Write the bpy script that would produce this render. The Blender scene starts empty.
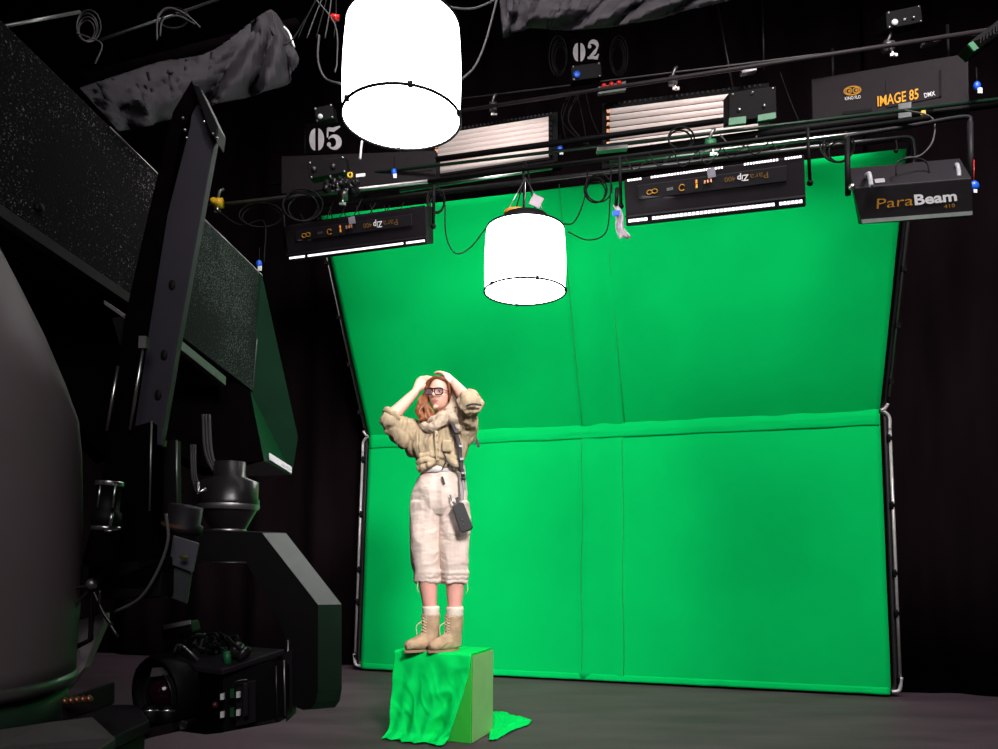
import bpy, bmesh, math, random
from mathutils import Vector, Matrix, noise
random.seed(7)
C = bpy.context.scene.collection
PI = math.pi
V = Vector
R = math.radians

# ------------------------------------------------------------------ camera
F, PITCH, CX, CY, HC, ROLL = 774.0, 0.071, 499.0, 500.5, 1.05, -0.007
fwd = V((0, math.cos(PITCH), math.sin(PITCH)))
r0 = V((1, 0, 0)); u0 = V((0, -math.sin(PITCH), math.cos(PITCH)))
rt = r0*math.cos(ROLL) - u0*math.sin(ROLL)
up = r0*math.sin(ROLL) + u0*math.cos(ROLL)
EYE = V((0, 0, HC))
cam_d = bpy.data.cameras.new('camera'); cam = bpy.data.objects.new('camera', cam_d); C.objects.link(cam)
cam_d.sensor_width = 36; cam_d.lens = F/998*36; cam_d.shift_y = (CY-374.5)/998; cam_d.clip_start = .05
M = Matrix.Identity(4)
for i in range(3):
    M[i][0] = rt[i]; M[i][1] = up[i]; M[i][2] = -fwd[i]; M[i][3] = EYE[i]
cam.matrix_world = M
bpy.context.scene.camera = cam

def ray(px, py): return fwd + rt*((px-CX)/F) + up*((CY-py)/F)
def at(px, py, Y):
    """the point of the place seen at that spot of the photograph, Y metres away"""
    d = ray(px, py); return EYE + d*(Y/d.y)
def on_floor(px, py, z=0):
    d = ray(px, py); return EYE + d*((z-HC)/d.z)
def on_plane(px, py, o, n):
    d = ray(px, py); return EYE + d*((o-EYE).dot(n)/d.dot(n))

# ------------------------------------------------------------------ materials
MATS = {}
def mat(name, col, rough=.6, metal=0, var=.15, scale=20, bump=0, bscale=80, emit=None, spec=.5, col2=None, stretch=None, sheen=0, alpha=None, trans=0):
    if name in MATS: return MATS[name]
    m = bpy.data.materials.new(name); m.use_nodes = True
    nt = m.node_tree; N = nt.nodes; L = nt.links; b = N['Principled BSDF']
    b.inputs['Roughness'].default_value = rough; b.inputs['Metallic'].default_value = metal
    b.inputs['Specular IOR Level'].default_value = spec
    if sheen: b.inputs['Sheen Weight'].default_value = sheen
    if trans: b.inputs['Transmission Weight'].default_value = trans
    tc = N.new('ShaderNodeTexCoord'); mp = N.new('ShaderNodeMapping'); L.new(tc.outputs['Object'], mp.inputs[0])
    if stretch: mp.inputs['Scale'].default_value = stretch
    nz = N.new('ShaderNodeTexNoise'); nz.inputs['Scale'].default_value = scale; nz.inputs['Detail'].default_value = 5
    L.new(mp.outputs[0], nz.inputs['Vector'])
    cr = N.new('ShaderNodeValToRGB'); L.new(nz.outputs['Fac'], cr.inputs[0])
    c2 = col2 or tuple(c*(1+var) for c in col); c1 = tuple(c*(1-var) for c in col) if not col2 else col
    cr.color_ramp.elements[0].position = .3; cr.color_ramp.elements[1].position = .7
    cr.color_ramp.elements[0].color = (*c1, 1); cr.color_ramp.elements[1].color = (*c2, 1)
    L.new(cr.outputs[0], b.inputs['Base Color'])
    if bump:
        n2 = N.new('ShaderNodeTexNoise'); n2.inputs['Scale'].default_value = bscale; n2.inputs['Detail'].default_value = 3
        L.new(mp.outputs[0], n2.inputs['Vector'])
        bp = N.new('ShaderNodeBump'); bp.inputs['Strength'].default_value = bump; bp.inputs['Distance'].default_value = .003
        L.new(n2.outputs['Fac'], bp.inputs['Height']); L.new(bp.outputs[0], b.inputs['Normal'])
    if emit:
        b.inputs['Emission Color'].default_value = (*emit[0], 1); b.inputs['Emission Strength'].default_value = emit[1]
    if alpha is not None: b.inputs['Alpha'].default_value = alpha
    MATS[name] = m; return m

def speckle_mat(name, base, spot, thr=.62, scale=260, rough=.45):
    m = bpy.data.materials.new(name); m.use_nodes = True; nt = m.node_tree; N = nt.nodes; L = nt.links; b = N['Principled BSDF']
    tc = N.new('ShaderNodeTexCoord')
    n1 = N.new('ShaderNodeTexNoise'); n1.inputs['Scale'].default_value = scale; n1.inputs['Detail'].default_value = 2
    n2 = N.new('ShaderNodeTexNoise'); n2.inputs['Scale'].default_value = 3.0; n2.inputs['Detail'].default_value = 3
    L.new(tc.outputs['Object'], n1.inputs['Vector']); L.new(tc.outputs['Object'], n2.inputs['Vector'])
    mr = N.new('ShaderNodeMapRange'); mr.inputs[1].default_value = .35; mr.inputs[2].default_value = .7; mr.inputs[3].default_value = -.09; mr.inputs[4].default_value = .09
    L.new(n2.outputs['Fac'], mr.inputs[0])
    ad = N.new('ShaderNodeMath'); ad.operation = 'ADD'; L.new(n1.outputs['Fac'], ad.inputs[0]); L.new(mr.outputs[0], ad.inputs[1])
    cr = N.new('ShaderNodeValToRGB'); L.new(ad.outputs[0], cr.inputs[0])
    cr.color_ramp.elements[0].position = thr-.06; cr.color_ramp.elements[0].color = (*base, 1)
    cr.color_ramp.elements[1].position = thr+.08; cr.color_ramp.elements[1].color = (*spot, 1)
    L.new(cr.outputs[0], b.inputs['Base Color']); b.inputs['Roughness'].default_value = rough; b.inputs['Specular IOR Level'].default_value = .12
    bp = N.new('ShaderNodeBump'); bp.inputs['Strength'].default_value = .5; bp.inputs['Distance'].default_value = .002
    L.new(n1.outputs['Fac'], bp.inputs['Height']); L.new(bp.outputs[0], b.inputs['Normal'])
    MATS[name] = m; return m

green = mat('chroma_green_cloth', (.0, .55, .113), .85, var=.03, scale=3, bump=.12, bscale=400, spec=.04)
green2 = mat('chroma_green_drape', (.0, .64, .105), .8, var=.05, scale=6, bump=.15, bscale=300, spec=.06)
seamM = mat('dark_green_seam', (.002, .27, .05), .8)
boxM = mat('green_painted_wood', (.20, .46, .15), .6, var=.06, scale=9)
boxS = mat('box_bright_green', (.02, .42, .03), .6, var=.05)
drape = mat('black_drape', (.0072, .0040, .0052), .95, var=.3, scale=5, spec=.03, stretch=(1, 1, .2))
floorM = mat('dark_floor', (.066, .041, .054), .6, var=.25, scale=2.2, bump=.15, bscale=30, spec=.3, stretch=(.6, 2.2, 1))
blk = mat('black_paint', (.0030, .0023, .0027), .6, var=.2, spec=.12)
blk_m = mat('black_matte', (.0022, .0015, .0018), .95, var=.2, spec=.0)
dkgrey = mat('dark_grey_enamel', (.010, .008, .011), .55, var=.12, spec=.2)
fixM = mat('fixture_black', (.010, .0075, .010), .55, var=.12, spec=.15)
cover = mat('fixture_cover_grey', (.015, .0105, .013), .65, var=.1, spec=.15)
colM = mat('mast_grey_enamel', (.026, .022, .032), .65, var=.08, scale=8, spec=.12)
turM = mat('turret_grey', (.125, .096, .106), .6, var=.1, scale=4, bump=.05, spec=.25)
capM = mat('arm_top_lit_grey', (.10, .115, .105), .5, var=.06)  # pale tone stands in for overhead light on the arm top
metal = mat('bright_steel', (.55, .53, .53), .28, metal=1, var=.05)
alu = mat('dull_aluminium', (.30, .28, .29), .4, metal=.9, var=.1)
pole = mat('dark_steel_tube', (.06, .055, .06), .35, metal=.8, var=.1)
white = mat('white_paint', (.75, .73, .76), .5, var=.03)
silk = mat('lit_silk', (.9, .9, .9), .8, emit=((1.0, .985, .965), 9.0))
silkb = mat('lit_silk_bottom', (.9, .9, .9), .8, emit=((1.0, .985, .97), 11.0))
orange = mat('orange_plastic', (.75, .20, .01), .4, var=.08)
amber = mat('amber_print', (.42, .19, .015), .6, spec=.2)
dimamber = mat('dark_amber_print', (.20, .10, .012), .6, spec=.2)  # darker amber for the long lamps' lettering
bluem = mat('blue_plastic', (.01, .10, .65), .35)
yellowm = mat('yellow_plastic', (.75, .42, .01), .35)
redm = mat('red_plastic', (.6, .01, .01), .35)
greenp = mat('green_plastic', (.004, .12, .04), .5)
copper = mat('copper_fitting', (.35, .15, .08), .35, metal=.8)
tubeM = mat('fluorescent_tube', (.80, .66, .62), .4, var=.02, emit=((1, .86, .83), .20))
refl = mat('fixture_reflector', (.045, .032, .032), .5, metal=.3)
louv = mat('lit_louvre_edge', (.8, .8, .8), .5, emit=((1, .93, .97), 1.5))
cable = mat('black_cable', (.005, .0045, .005), .6, spec=.15)
gcable = mat('grey_cable', (.07, .065, .067), .6, spec=.2)
bagcloth = mat('black_duvetyne', (.030, .026, .031), .85, var=.3, scale=8, spec=.15)
skin = mat('skin', (.74, .42, .32), .5, var=.04, scale=12)
lipM = mat('lips', (.58, .20, .18), .45)
shinM = mat('skin_shin', (.74, .36, .30), .5, var=.06, scale=10)
hairM = mat('auburn_hair', (.20, .062, .018), .5, var=.5, scale=60, stretch=(3, 3, .4), bump=.4, bscale=160)
shirtM = mat('khaki_linen', (.40, .305, .195), .85, var=.14, scale=14, bump=.4, bscale=160)
scarfM = mat('cream_muslin', (.46, .36, .27), .85, var=.12, scale=18, bump=.4, bscale=150)
trouM = mat('pale_linen', (.62, .50, .44), .85, var=.08, scale=9, bump=.35, bscale=150)
underM = mat('white_cotton', (.80, .76, .74), .8)
sockM = mat('cream_wool', (.72, .60, .50), .9, var=.1, scale=60, bump=.6, bscale=200)
bootM = mat('sand_suede', (.43, .29, .18), .85, var=.22, scale=22, bump=.3, bscale=200)
soleM = mat('tan_rubber', (.30, .20, .12), .7)
laceM = mat('tan_lace', (.62, .47, .32), .8)
strapM = mat('dark_webbing', (.035, .028, .035), .7)
pouchM = mat('black_leather', (.012, .011, .013), .4)
frameM = mat('maroon_frame', (.045, .012, .018), .25)
lensM = mat('clear_lens', (.30, .20, .28), .1, alpha=.16)
eyeW = mat('eye_white', (.75, .72, .7), .3); eyeI = mat('eye_iris', (.04, .03, .02), .2)
bagP = mat('clear_bag', (.30, .25, .29), .35, var=.4, scale=30)
lensG = mat('lens_glass', (.012, .002, .005), .12, spec=.5)
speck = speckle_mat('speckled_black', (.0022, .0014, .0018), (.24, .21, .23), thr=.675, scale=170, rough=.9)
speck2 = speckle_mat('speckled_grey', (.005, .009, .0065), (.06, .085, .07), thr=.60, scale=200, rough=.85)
paleP = mat('pale_plate', (.10, .10, .12), .5)

# ------------------------------------------------------------------ mesh builder
class MB:
    def __init__(s): s.v = []; s.f = []; s.mi = []; s.cur = 0; s.smooth = []
    def add(s, vs, fs, smooth=True):
        k = len(s.v); s.v += [V(x) for x in vs]; s.f += [tuple(k+i for i in f) for f in fs]
        s.mi += [s.cur]*len(fs); s.smooth += [smooth]*len(fs); return s
    def box(s, c, size, rot=None):
        c = V(c); x, y, z = [d/2 for d in size]
        vs = [V((a*x, b*y, e*z)) for e in (-1, 1) for b in (-1, 1) for a in (-1, 1)]
        if rot is not None: vs = [rot @ v for v in vs]
        return s.add([c+v for v in vs], [(0, 2, 3, 1), (4, 5, 7, 6), (0, 1, 5, 4), (2, 6, 7, 3), (1, 3, 7, 5), (0, 4, 6, 2)], False)
    def slab(s, poly, ext, ):
        """polygon (3D) pushed along ext into a solid"""
        n = len(poly); a = [V(p) for p in poly]; b = [p+V(ext) for p in a]
        fs = [tuple(range(n)), tuple(range(2*n-1, n-1, -1))] + [(i, n+i, n+(i+1) % n, (i+1) % n) for i in range(n)]
        return s.add(a+b, fs, False)
    def tube(s, pts, r, n=10, cap=True, ref=None, ry=None, smooth=True):
        pts = [V(p) for p in pts]; m = len(pts)
        rs = list(r) if hasattr(r, '__len__') else [r]*m
        rys = rs if ry is None else (list(ry) if hasattr(ry, '__len__') else [ry]*m)
        tang = [(pts[min(i+1, m-1)]-pts[max(i-1, 0)]).normalized() for i in range(m)]
        x = V(ref) if ref is not None else (V((0, 0, 1)) if abs(tang[0].z) < .9 else V((1, 0, 0)))
        vs = []
        for i in range(m):
            x = (x - tang[i]*x.dot(tang[i])).normalized(); y = tang[i].cross(x)
            for k in range(n):
                a = 2*PI*k/n; vs.append(pts[i] + x*math.cos(a)*rs[i] + y*math.sin(a)*rys[i])
        fs = [(i*n+k, i*n+(k+1) % n, (i+1)*n+(k+1) % n, (i+1)*n+k) for i in range(m-1) for k in range(n)]
        if cap: fs += [tuple(range(n-1, -1, -1)), tuple((m-1)*n+k for k in range(n))]
        return s.add(vs, fs, smooth)
    def sph(s, c, rad, rot=None, n=16, m=10):
        c = V(c); rad = (rad,)*3 if not hasattr(rad, '__len__') else rad
        vs = []; fs = []
        for i in range(1, m):
            for k in range(n):
                t = PI*i/m; a = 2*PI*k/n
                v = V((rad[0]*math.sin(t)*math.cos(a), rad[1]*math.sin(t)*math.sin(a), rad[2]*math.cos(t)))
                vs.append(v)
        vs += [V((0, 0, rad[2])), V((0, 0, -rad[2]))]
        if rot is not None: vs = [rot @ v for v in vs]
        T = (m-1)*n
        for i in range(m-2):
            for k in range(n): fs.append((i*n+k, (i+1)*n+k, (i+1)*n+(k+1) % n, i*n+(k+1) % n))
        for k in range(n):
            fs.append((T, k, (k+1) % n)); fs.append((T+1, (m-2)*n+(k+1) % n, (m-2)*n+k))
        return s.add([c+v for v in vs], fs)
    def lathe(s, c, prof, n=40, axis=None, smooth=True, closed=False):
        """prof [(r, h)]"""
        c = V(c); ax = V(axis or (0, 0, 1)).normalized(); x = ax.orthogonal().normalized(); y = ax.cross(x)
        vs = [c + ax*h + (x*math.cos(2*PI*k/n)+y*math.sin(2*PI*k/n))*r for r, h in prof for k in range(n)]
        m = len(prof)
        fs = [(i*n+k, i*n+(k+1) % n, (i+1)*n+(k+1) % n, (i+1)*n+k) for i in range(m-1) for k in range(n)]
        if prof[0][0] > 1e-4 and not closed: fs.append(tuple(range(n-1, -1, -1)))
        if prof[-1][0] > 1e-4 and not closed: fs.append(tuple((m-1)*n+k for k in range(n)))
        return s.add(vs, fs, smooth)
    def grid(s, fn, nu, nv, smooth=True):
        vs = [fn(i/nu, j/nv) for j in range(nv+1) for i in range(nu+1)]
        return s.add(vs, [(j*(nu+1)+i, j*(nu+1)+i+1, (j+1)*(nu+1)+i+1, (j+1)*(nu+1)+i) for j in range(nv) for i in range(nu)], smooth)

OFF = {}
def finish(o, m, parent):
    ms = m if isinstance(m, (list, tuple)) else [m]
    for x in ms: o.data.materials.append(x)
    C.objects.link(o)
def obj(name, mb, m, parent=None, bevel=0, solid=0, sub=0, loc=None, remesh=0, smooth_it=0, disp=None, post=None):
    me = bpy.data.meshes.new(name)
    if parent is not None: off = OFF[parent.name]
    elif loc is not None: off = V(loc)
    else:
        xs = [v.x for v in mb.v]; ys = [v.y for v in mb.v]; zs = [v.z for v in mb.v]
        off = V(((min(xs)+max(xs))/2, (min(ys)+max(ys))/2, min(zs)))
    me.from_pydata([v-off for v in mb.v], [], mb.f); me.validate()
    if len(me.polygons) == len(mb.f):
        for p, i, sm in zip(me.polygons, mb.mi, mb.smooth): p.material_index = i; p.use_smooth = sm
    bm = bmesh.new(); bm.from_mesh(me); bmesh.ops.recalc_face_normals(bm, faces=bm.faces); bm.to_mesh(me); bm.free()
    o = bpy.data.objects.new(name, me)
    if parent is None: o.location = off
    else: o.parent = parent
    ms = m if isinstance(m, (list, tuple)) else [m]
    for x in ms: me.materials.append(x)
    C.objects.link(o); OFF[o.name] = off
    if bevel:
        b = o.modifiers.new('b', 'BEVEL'); b.width = bevel; b.segments = 2; b.limit_method = 'ANGLE'
    if solid:
        b = o.modifiers.new('s', 'SOLIDIFY'); b.thickness = solid; b.offset = 0
    if remesh:
        b = o.modifiers.new('r', 'REMESH'); b.mode = 'VOXEL'; b.voxel_size = remesh; b.use_smooth_shade = True
        if smooth_it:
            b = o.modifiers.new('m', 'SMOOTH'); b.iterations = smooth_it; b.factor = .5
    if sub:
        b = o.modifiers.new('d', 'SUBSURF'); b.levels = b.render_levels = sub
    if remesh or solid or bevel or sub:
        dg = bpy.context.evaluated_depsgraph_get(); dg.update()
        nm = bpy.data.meshes.new_from_object(o.evaluated_get(dg)); o.modifiers.clear()
        nm.name = name; o.data = nm
        if not nm.materials:
            for x in ms: nm.materials.append(x)
    if disp:
        me = o.data; ns = [v.normal.copy() for v in me.vertices]
        for v, n in zip(me.vertices, ns): v.co = v.co + n*disp(v.co+off)
        me.update()
    if post:
        for p in o.data.polygons: p.material_index = post(p.center+off)
    return o
def tag(o, label, cat, group=None, kind=None):
    o['label'] = label; o['category'] = cat
    if group: o['group'] = group
    if kind: o['kind'] = kind
    return o
def thing(name, label, cat, loc, group=None):
    o = bpy.data.objects.new(name, None); C.objects.link(o); o.location = V(loc); o.empty_display_size = .1
    OFF[o.name] = V(loc); return tag(o, label, cat, group)
def struct(name, mb, m, **k):
    o = obj(name, mb, m, **k); o['kind'] = 'structure'; return o

def text_mb(mb, s, fn, size=1.0, shear=0, spacing=1.0, offset=0, xs=1):
    """lettering: glyph coordinates (x, y; cap height about .7) mapped through fn to the place"""
    cu = bpy.data.curves.new('lettering', 'FONT'); cu.body = s; cu.shear = shear; cu.space_character = spacing; cu.offset = offset
    cu.resolution_u = 3
    o = bpy.data.objects.new('lettering', cu); C.objects.link(o)
    dg = bpy.context.evaluated_depsgraph_get(); dg.update(); me = o.evaluated_get(dg).to_mesh()
    w = max((v.co.x for v in me.vertices), default=1)
    mb.add([fn(v.co.x, v.co.y, w) for v in me.vertices], [tuple(p.vertices) for p in me.polygons], False)
    o.evaluated_get(dg).to_mesh_clear(); bpy.data.objects.remove(o); bpy.data.curves.remove(cu)
    return w
def print_on(parent, name, s, o, n, p0, p1, h, m, flip=False, shear=0, offset=0, label=None):
    """letters on the plane (o, n): baseline from spot p0 to p1, cap height h"""
    mb = MB(); p0 = V(p0); p1 = V(p1); dx = p1-p0; dn = V((dx.y, -dx.x)).normalized()
    if dn.y > 0: dn = -dn
    if flip: p0, p1 = p1, p0; dx = -dx; dn = -dn
    def fn(x, y, w):
        q = p0 + dx*(x/w) + dn*(y/.7*h)
        return on_plane(q.x, q.y, o, n) - n*0.0
    text_mb(mb, s, fn, shear=shear, offset=offset)
    nn = n if (EYE-o).dot(n) > 0 else -n
    mb.v = [v + nn*.004 for v in mb.v]
    r = obj(name, mb, m, parent)
    if label: r['label'] = label
    return r
def patch(parent, name, pts, o, n, m, t=.006, bevel=0):
    nn = n if (EYE-o).dot(n) > 0 else -n
    mb = MB().slab([on_plane(x, y, o, n)+nn*t for x, y in pts], -nn*(t+.001))
    return obj(name, mb, m, parent, bevel=bevel)
def frame_of(tl, bl, tr, Yl, Yr, Ybl=None):
    a = at(*tl, Yl); b = at(*bl, Ybl or Yl); c = at(*tr, Yr); n = (b-a).cross(c-a).normalized()
    if (EYE-a).dot(n) < 0: n = -n
    return a, n
def sag(a, b, d, n=14):
    a = V(a); b = V(b); return [a.lerp(b, i/n) - V((0, 0, d*4*(i/n)*(1-i/n))) for i in range(n+1)]
def cat(pts, n=6):
    """smooth curve through points"""
    P = [V(p) for p in pts]; P = [P[0]*2-P[1]]+P+[P[-1]*2-P[-2]]; out = []
    for i in range(1, len(P)-2):
        for k in range(n):
            t = k/n; a, b, c, d = P[i-1:i+3]
            out.append(.5*((2*b)+(c-a)*t+(2*a-5*b+4*c-d)*t*t+(3*b-a-3*c+d)*t**3))
    return out+[P[-2]]

# ------------------------------------------------------------------ the room
YW = .273
def back_y(x): return 6.83 - YW*x          # plane the green screen stands in
struct('floor', MB().box((0, 3.5, -.05), (16, 17, .1)), floorM)
struct('ceiling', MB().box((0, 3.5, 8.05), (16, 17, .1)), blk_m)
struct('wall_back', MB().slab([(-8, back_y(-8)+.75, 0), (8, back_y(8)+.75, 0), (8, back_y(8)+.75, 8), (-8, back_y(-8)+.75, 8)], (0, .1, 0)), blk_m)
struct('wall_left', MB().box((-7.5, 3.5, 4), (.1, 15, 8)), blk_m)
struct('wall_right', MB().box((6.5, 1, 4), (.1, 9, 8)), blk_m)
def curtain(x0, x1, label, seed):
    rnd = random.Random(seed)
    ph = [rnd.random()*6 for _ in range(4)]
    mb = MB()
    def fn(u, v):
        x = x0+(x1-x0)*u; z = .012+7.8*v
        a = math.sin(x*9+ph[0]+.5*math.sin(x*2.3+ph[1]))*.035*(1-.3*v)+math.sin(x*21+ph[2])*.012+math.sin(x*3.1+z*.2+ph[3])*.02
        return V((x+.27*a, back_y(x)+.22+a, z))
    mb.grid(fn, int((x1-x0)*36), 6)
    return tag(obj('black_curtain', mb, drape, solid=.004), label, 'curtain', 'black drapes round the stage')
curtain(-6.6, -1.36, 'black floor-length drape left of the green screen, behind the crane', 1)
curtain(-1.34, 3.02, 'black drape hanging behind and above the green screen', 2)
curtain(3.04, 5.9, 'black floor-length drape to the right of the green screen', 3)

# ------------------------------------------------------------------ green screens
BL = V((-1.262, 7.150, .02)); BR = V((3.015, 5.975, .02))
e = (BR-BL).normalized(); nrm = V((e.y, -e.x, 0)); Z = V((0, 0, 1))
W = (BR-BL).length; H1 = 2.16
FL = at(368, 437, 7.165); FR = at(882.5, 411, 5.99)
TL = at(318, 207, 6.281); TR = at(911, 137, 5.10)
def lowP(u, v, off=0): return (BL.lerp(BR, u)).lerp(FL.lerp(FR, u), v) + nrm*off
un = (FR-FL).cross(TL-FL).normalized()
if un.y > 0: un = -un
def upP(u, v, off=0): return (FL.lerp(FR, u)).lerp(TL.lerp(TR, u), v) + un*off
def u_at(px, py, low=True):
    best = min(((abs(proj(lowP(u/800, .0 if low else 0)).x-px), u/800) for u in range(801)))
    return best[1]
def proj(p):
    d = p-EYE; z = d.dot(fwd); return V((CX+F*d.dot(rt)/z, CY-F*d.dot(up)/z))
low = thing('green_screen', 'upright lower green screen standing on the floor in a silver tube frame', 'green screen', BL.lerp(BR, .5), None)
S1, S2 = u_at(582, 690), u_at(624, 690)
def cloth_fn(P, vmax, seed):
    def fn(u, v):
        uu = .006+u*.988; w = 0
        w += .006*noise.noise(V((uu*6+seed, v*4, 0)))
        if S1 < uu < S2: w += .004+.003*math.sin(uu*600)
        w += .012*max(0, .05-v)/.05*noise.noise(V((uu*25, seed, 3)))
        return P(uu, (.004 if P is lowP else -.010)+v*vmax, .03+w)
    return fn
obj('cloth', MB().grid(cloth_fn(lowP, .985, 1), 110, 40), green, low, solid=.004)
mb = MB().grid(lambda u, v: lowP(.008+u*.984, .024-.024*v, .036+v*(.010+.010*noise.noise(V((u*30, 0, 1))))), 110, 3)
mb.v = [V((p.x, p.y, max(p.z, .012))) for p in mb.v]
obj('hem', mb, green, low, solid=.004)
for u in (S1, S2): obj('seam', MB().tube([lowP(u+.0015*math.sin(j), .01+.97*j/12, .038) for j in range(13)], .003, 5), seamM, low)
# flap of the upper cloth folded over the joint
mb = MB().grid(lambda u, v: lowP(.008+u*.984, 1.006-.060*v+.003*noise.noise(V((u*14, 0, 5))), .036+.007*math.sin(v*PI)+.003*noise.noise(V((u*12, v*6, 1)))), 110, 10)
obj('joint_flap', mb, green, low, solid=.004)
def rounded(P, r=.09, side=.018):
    uu = side/W
    cs = []
    ru = r/W; rv = r/2.1
    for (cu, cv, a0) in ((1+uu-ru, 1-rv*.4, 0), (-uu+ru, 1-rv*.4, 90), (-uu+ru, rv-.004, 180), (1+uu-ru, rv-.004, 270)):
        for k in range(5):
            a = R(a0+k*22.5); cs.append(P(cu+ru*math.cos(a), cv+rv*math.sin(a)*(.4 if cv > .5 else 1), -.02))
    return cs
loop = rounded(lowP, .1)
for p in loop: p.z = max(p.z, .024)
mb = MB(); mb.tube(loop+[loop[0], loop[1]], .021, 10)
obj('tube_frame', mb, pole, low)
for u, v0, v1 in ((-.0105, .06, .93), (1.0105, .06, .93)):
    obj('side_rail', MB().tube([lowP(u, v0, .004), lowP(u, v1, .004)], .012, 8), mat('silver_tube', (.55, .52, .52), .35, metal=.35), low)['label'] = 'bright steel side rail'
for u in (-.0085, 1.0085):
    for v in (.05, .28, .42, .66, .90):
        q = lowP(u, v, .004); obj('clip', MB().box(q, (.035, .035, .03)).tube([q-V((0, 0, .03)), q+V((0, 0, .03))], .016, 8), blk, low)
    q = lowP(u*.996, .012, .004)
    a, b, c = lowP(-.012 if u < 0 else 1.012, .06, .01), lowP(-.008 if u < 0 else 1.008, .016, .01), lowP(.004 if u < 0 else .996, .008, .01)
    b.z = max(b.z, .035); c.z = max(c.z, .03)
    obj('corner_elbow', MB().tube(cat([a, b, c]), .014, 8), MATS['silver_tube'], low)
    # bent joint at the fold between the two frames
    s = -1 if u < 0 else 1; ub = 0 if u < 0 else 1
    pts = [lowP(ub+s*.0105, .93, .004), lowP(ub+s*.0105, .975, .004), lowP(ub+s*.003, .995, .01), lowP(ub-s*.004, 1.0, .012)]
    obj('joint_elbow', MB().tube(cat(pts), .013, 8), MATS['silver_tube'], low)
    pts = [upP(ub-s*.004, .005, .012), upP(ub+s*.003, .012, .01), upP(ub+s*.008, .03, 0)]
    obj('joint_elbow', MB().tube(cat(pts), .013, 8), MATS['silver_tube'], low)
upr = thing('green_screen', 'upper green screen leaning forward overhead above the upright one', 'green screen', FL.lerp(FR, .5), None)
def u_up(px, v):
    return min((abs(proj(upP(u/800, v)).x-px), u/800) for u in range(801))[1]
obj('cloth', MB().grid(cloth_fn(upP, .975, 9), 110, 40), green, upr, solid=.004)
for (a, b) in ((582.5, 560), (625, 603)):
    ua, ub = u_up(a, .02), u_up(b, .97)
    obj('seam', MB().tube([upP(ua+(ub-ua)*j/10, .01+.97*j/10, .038) for j in range(11)], .003, 5), seamM, upr)
loop = rounded(upP, .1)
obj('tube_frame', MB().tube(loop+[loop[0], loop[1]], .021, 10), pole, upr)
mb = MB().tube([upP(.03, 1.006, .02)]+cat([upP(.97, 1.006, .02), upP(1.0, 1.0, .02), upP(1.0085, .95, .006)])+[upP(1.0085, .06, .006)], .012, 8)
obj('side_rail', mb, alu, upr)['label'] = 'bright steel rail along the top and right edge'
for u in (-.006, 1.0085):
    for v in (.12, .34, .55, .78): 
        q = upP(u, v, .004); obj('clip', MB().box(q, (.035, .035, .04)), blk, upr)
mb = MB().tube([upP(-.004, .05, .01), upP(-.004, .96, .01)], .006, 6)
obj('edge_cord', mb, alu, upr)

# ------------------------------------------------------------------ box, cloths
BF = on_floor(471, 744); ca, sa = math.cos(R(-20)), math.sin(R(-20))
bx = V((ca, sa, 0)); by = V((-sa, ca, 0)); BW, BD, BH = .475, .335, .489
def bp(u, v, z): return BF + bx*(-BW*u) + by*(BD*v) + Z*z
t = thing('riser_box', 'green wooden riser box on the floor with the woman standing on top', 'box', bp(.5, .5, 0))
mb = MB().slab([bp(0, 0, .001), bp(1, 0, .001), bp(1, 1, .001), bp(0, 1, .001)], (0, 0, BH))
obj('box_body', mb, boxS, t, bevel=.004)
mb = MB().slab([bp(-.006, .02, .005), bp(-.006, .98, .005), bp(-.006, .98, BH-.006), bp(-.006, .02, BH-.006)], bx*.004)
obj('side_panel', mb, boxM, t)['label'] = 'paler olive green side panel'
# draped cloth: over the top then down the front to the floor
def drape_fn(u, v):
    # u 0 = photo left, 1 = photo right; v 0 = back of the top, 1 = floor hem
    if v < .25:
        k = v/.25; q = bp(1.012-u*1.01, 1-k*1.02, BH+.006)
        return q
    k = (v-.25)/.75
    rightin = .03*k+.24*max(0, k-.1)**1.1
    L = 1.015+.03*k+.16*max(0, k-.86)
    uu = L + u*((rightin)-L) if u > 0 else L
    flare = .006+.012*k+.035*k**5
    fold = .022*k*math.sin(u*10+1.2+k*2.2)*(.3+u)+.030*k*math.exp(-((u-.9-.05*math.sin(3*k))/.07)**2)+.010*k*math.sin(u*27+k*4)
    fold += .010*noise.noise(V((u*6, k*5, 2)))+.022*k*max(0, 1-4*abs(noise.noise(V((u*2.6+k*1.8, k*2.2-u*1.2, 4)))))*(.3+u)+.010*k*max(0, 1-5*abs(noise.noise(V((u*5-k*2.8, k*3, 8)))))
    z = BH*(1-k)
    if k > .93: z = BH*.07*(1-(k-.93)/.07)**1.0; flare += (k-.93)*.7
    q = bp(uu, 0, max(z+.006, .008+.006*abs(math.sin(u*17)))) - by*(flare+max(fold, -.008-flare*.8)+.004)
    return q
tag(obj('green_cloth', MB().grid(drape_fn, 70, 70), green2, solid=.003), 'bright green cloth draped over the box top and down its front', 'cloth')
pl = [on_floor(x, y) for x, y in ((491, 713), (503, 713), (513, 717), (524, 719), (532, 722), (529, 726), (517, 730), (507, 735), (497, 741), (489, 742))]
cc = on_floor(503, 726)
def fl_fn(u, v):
    k = u*10; i = int(k) % 10; f = k-int(k); q = pl[i].lerp(pl[(i+1) % 10], f); q = cc.lerp(q, v)
    q.z = .008+.045*v*(1-v)*(1+1.3*noise.noise(q*9))+(.02 if False else 0)+.012*abs(noise.noise(q*25))
    return q
tag(obj('green_cloth', MB().grid(fl_fn, 60, 12), green2, solid=.003), 'loose green cloth lying crumpled on the floor behind the box', 'cloth')

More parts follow.
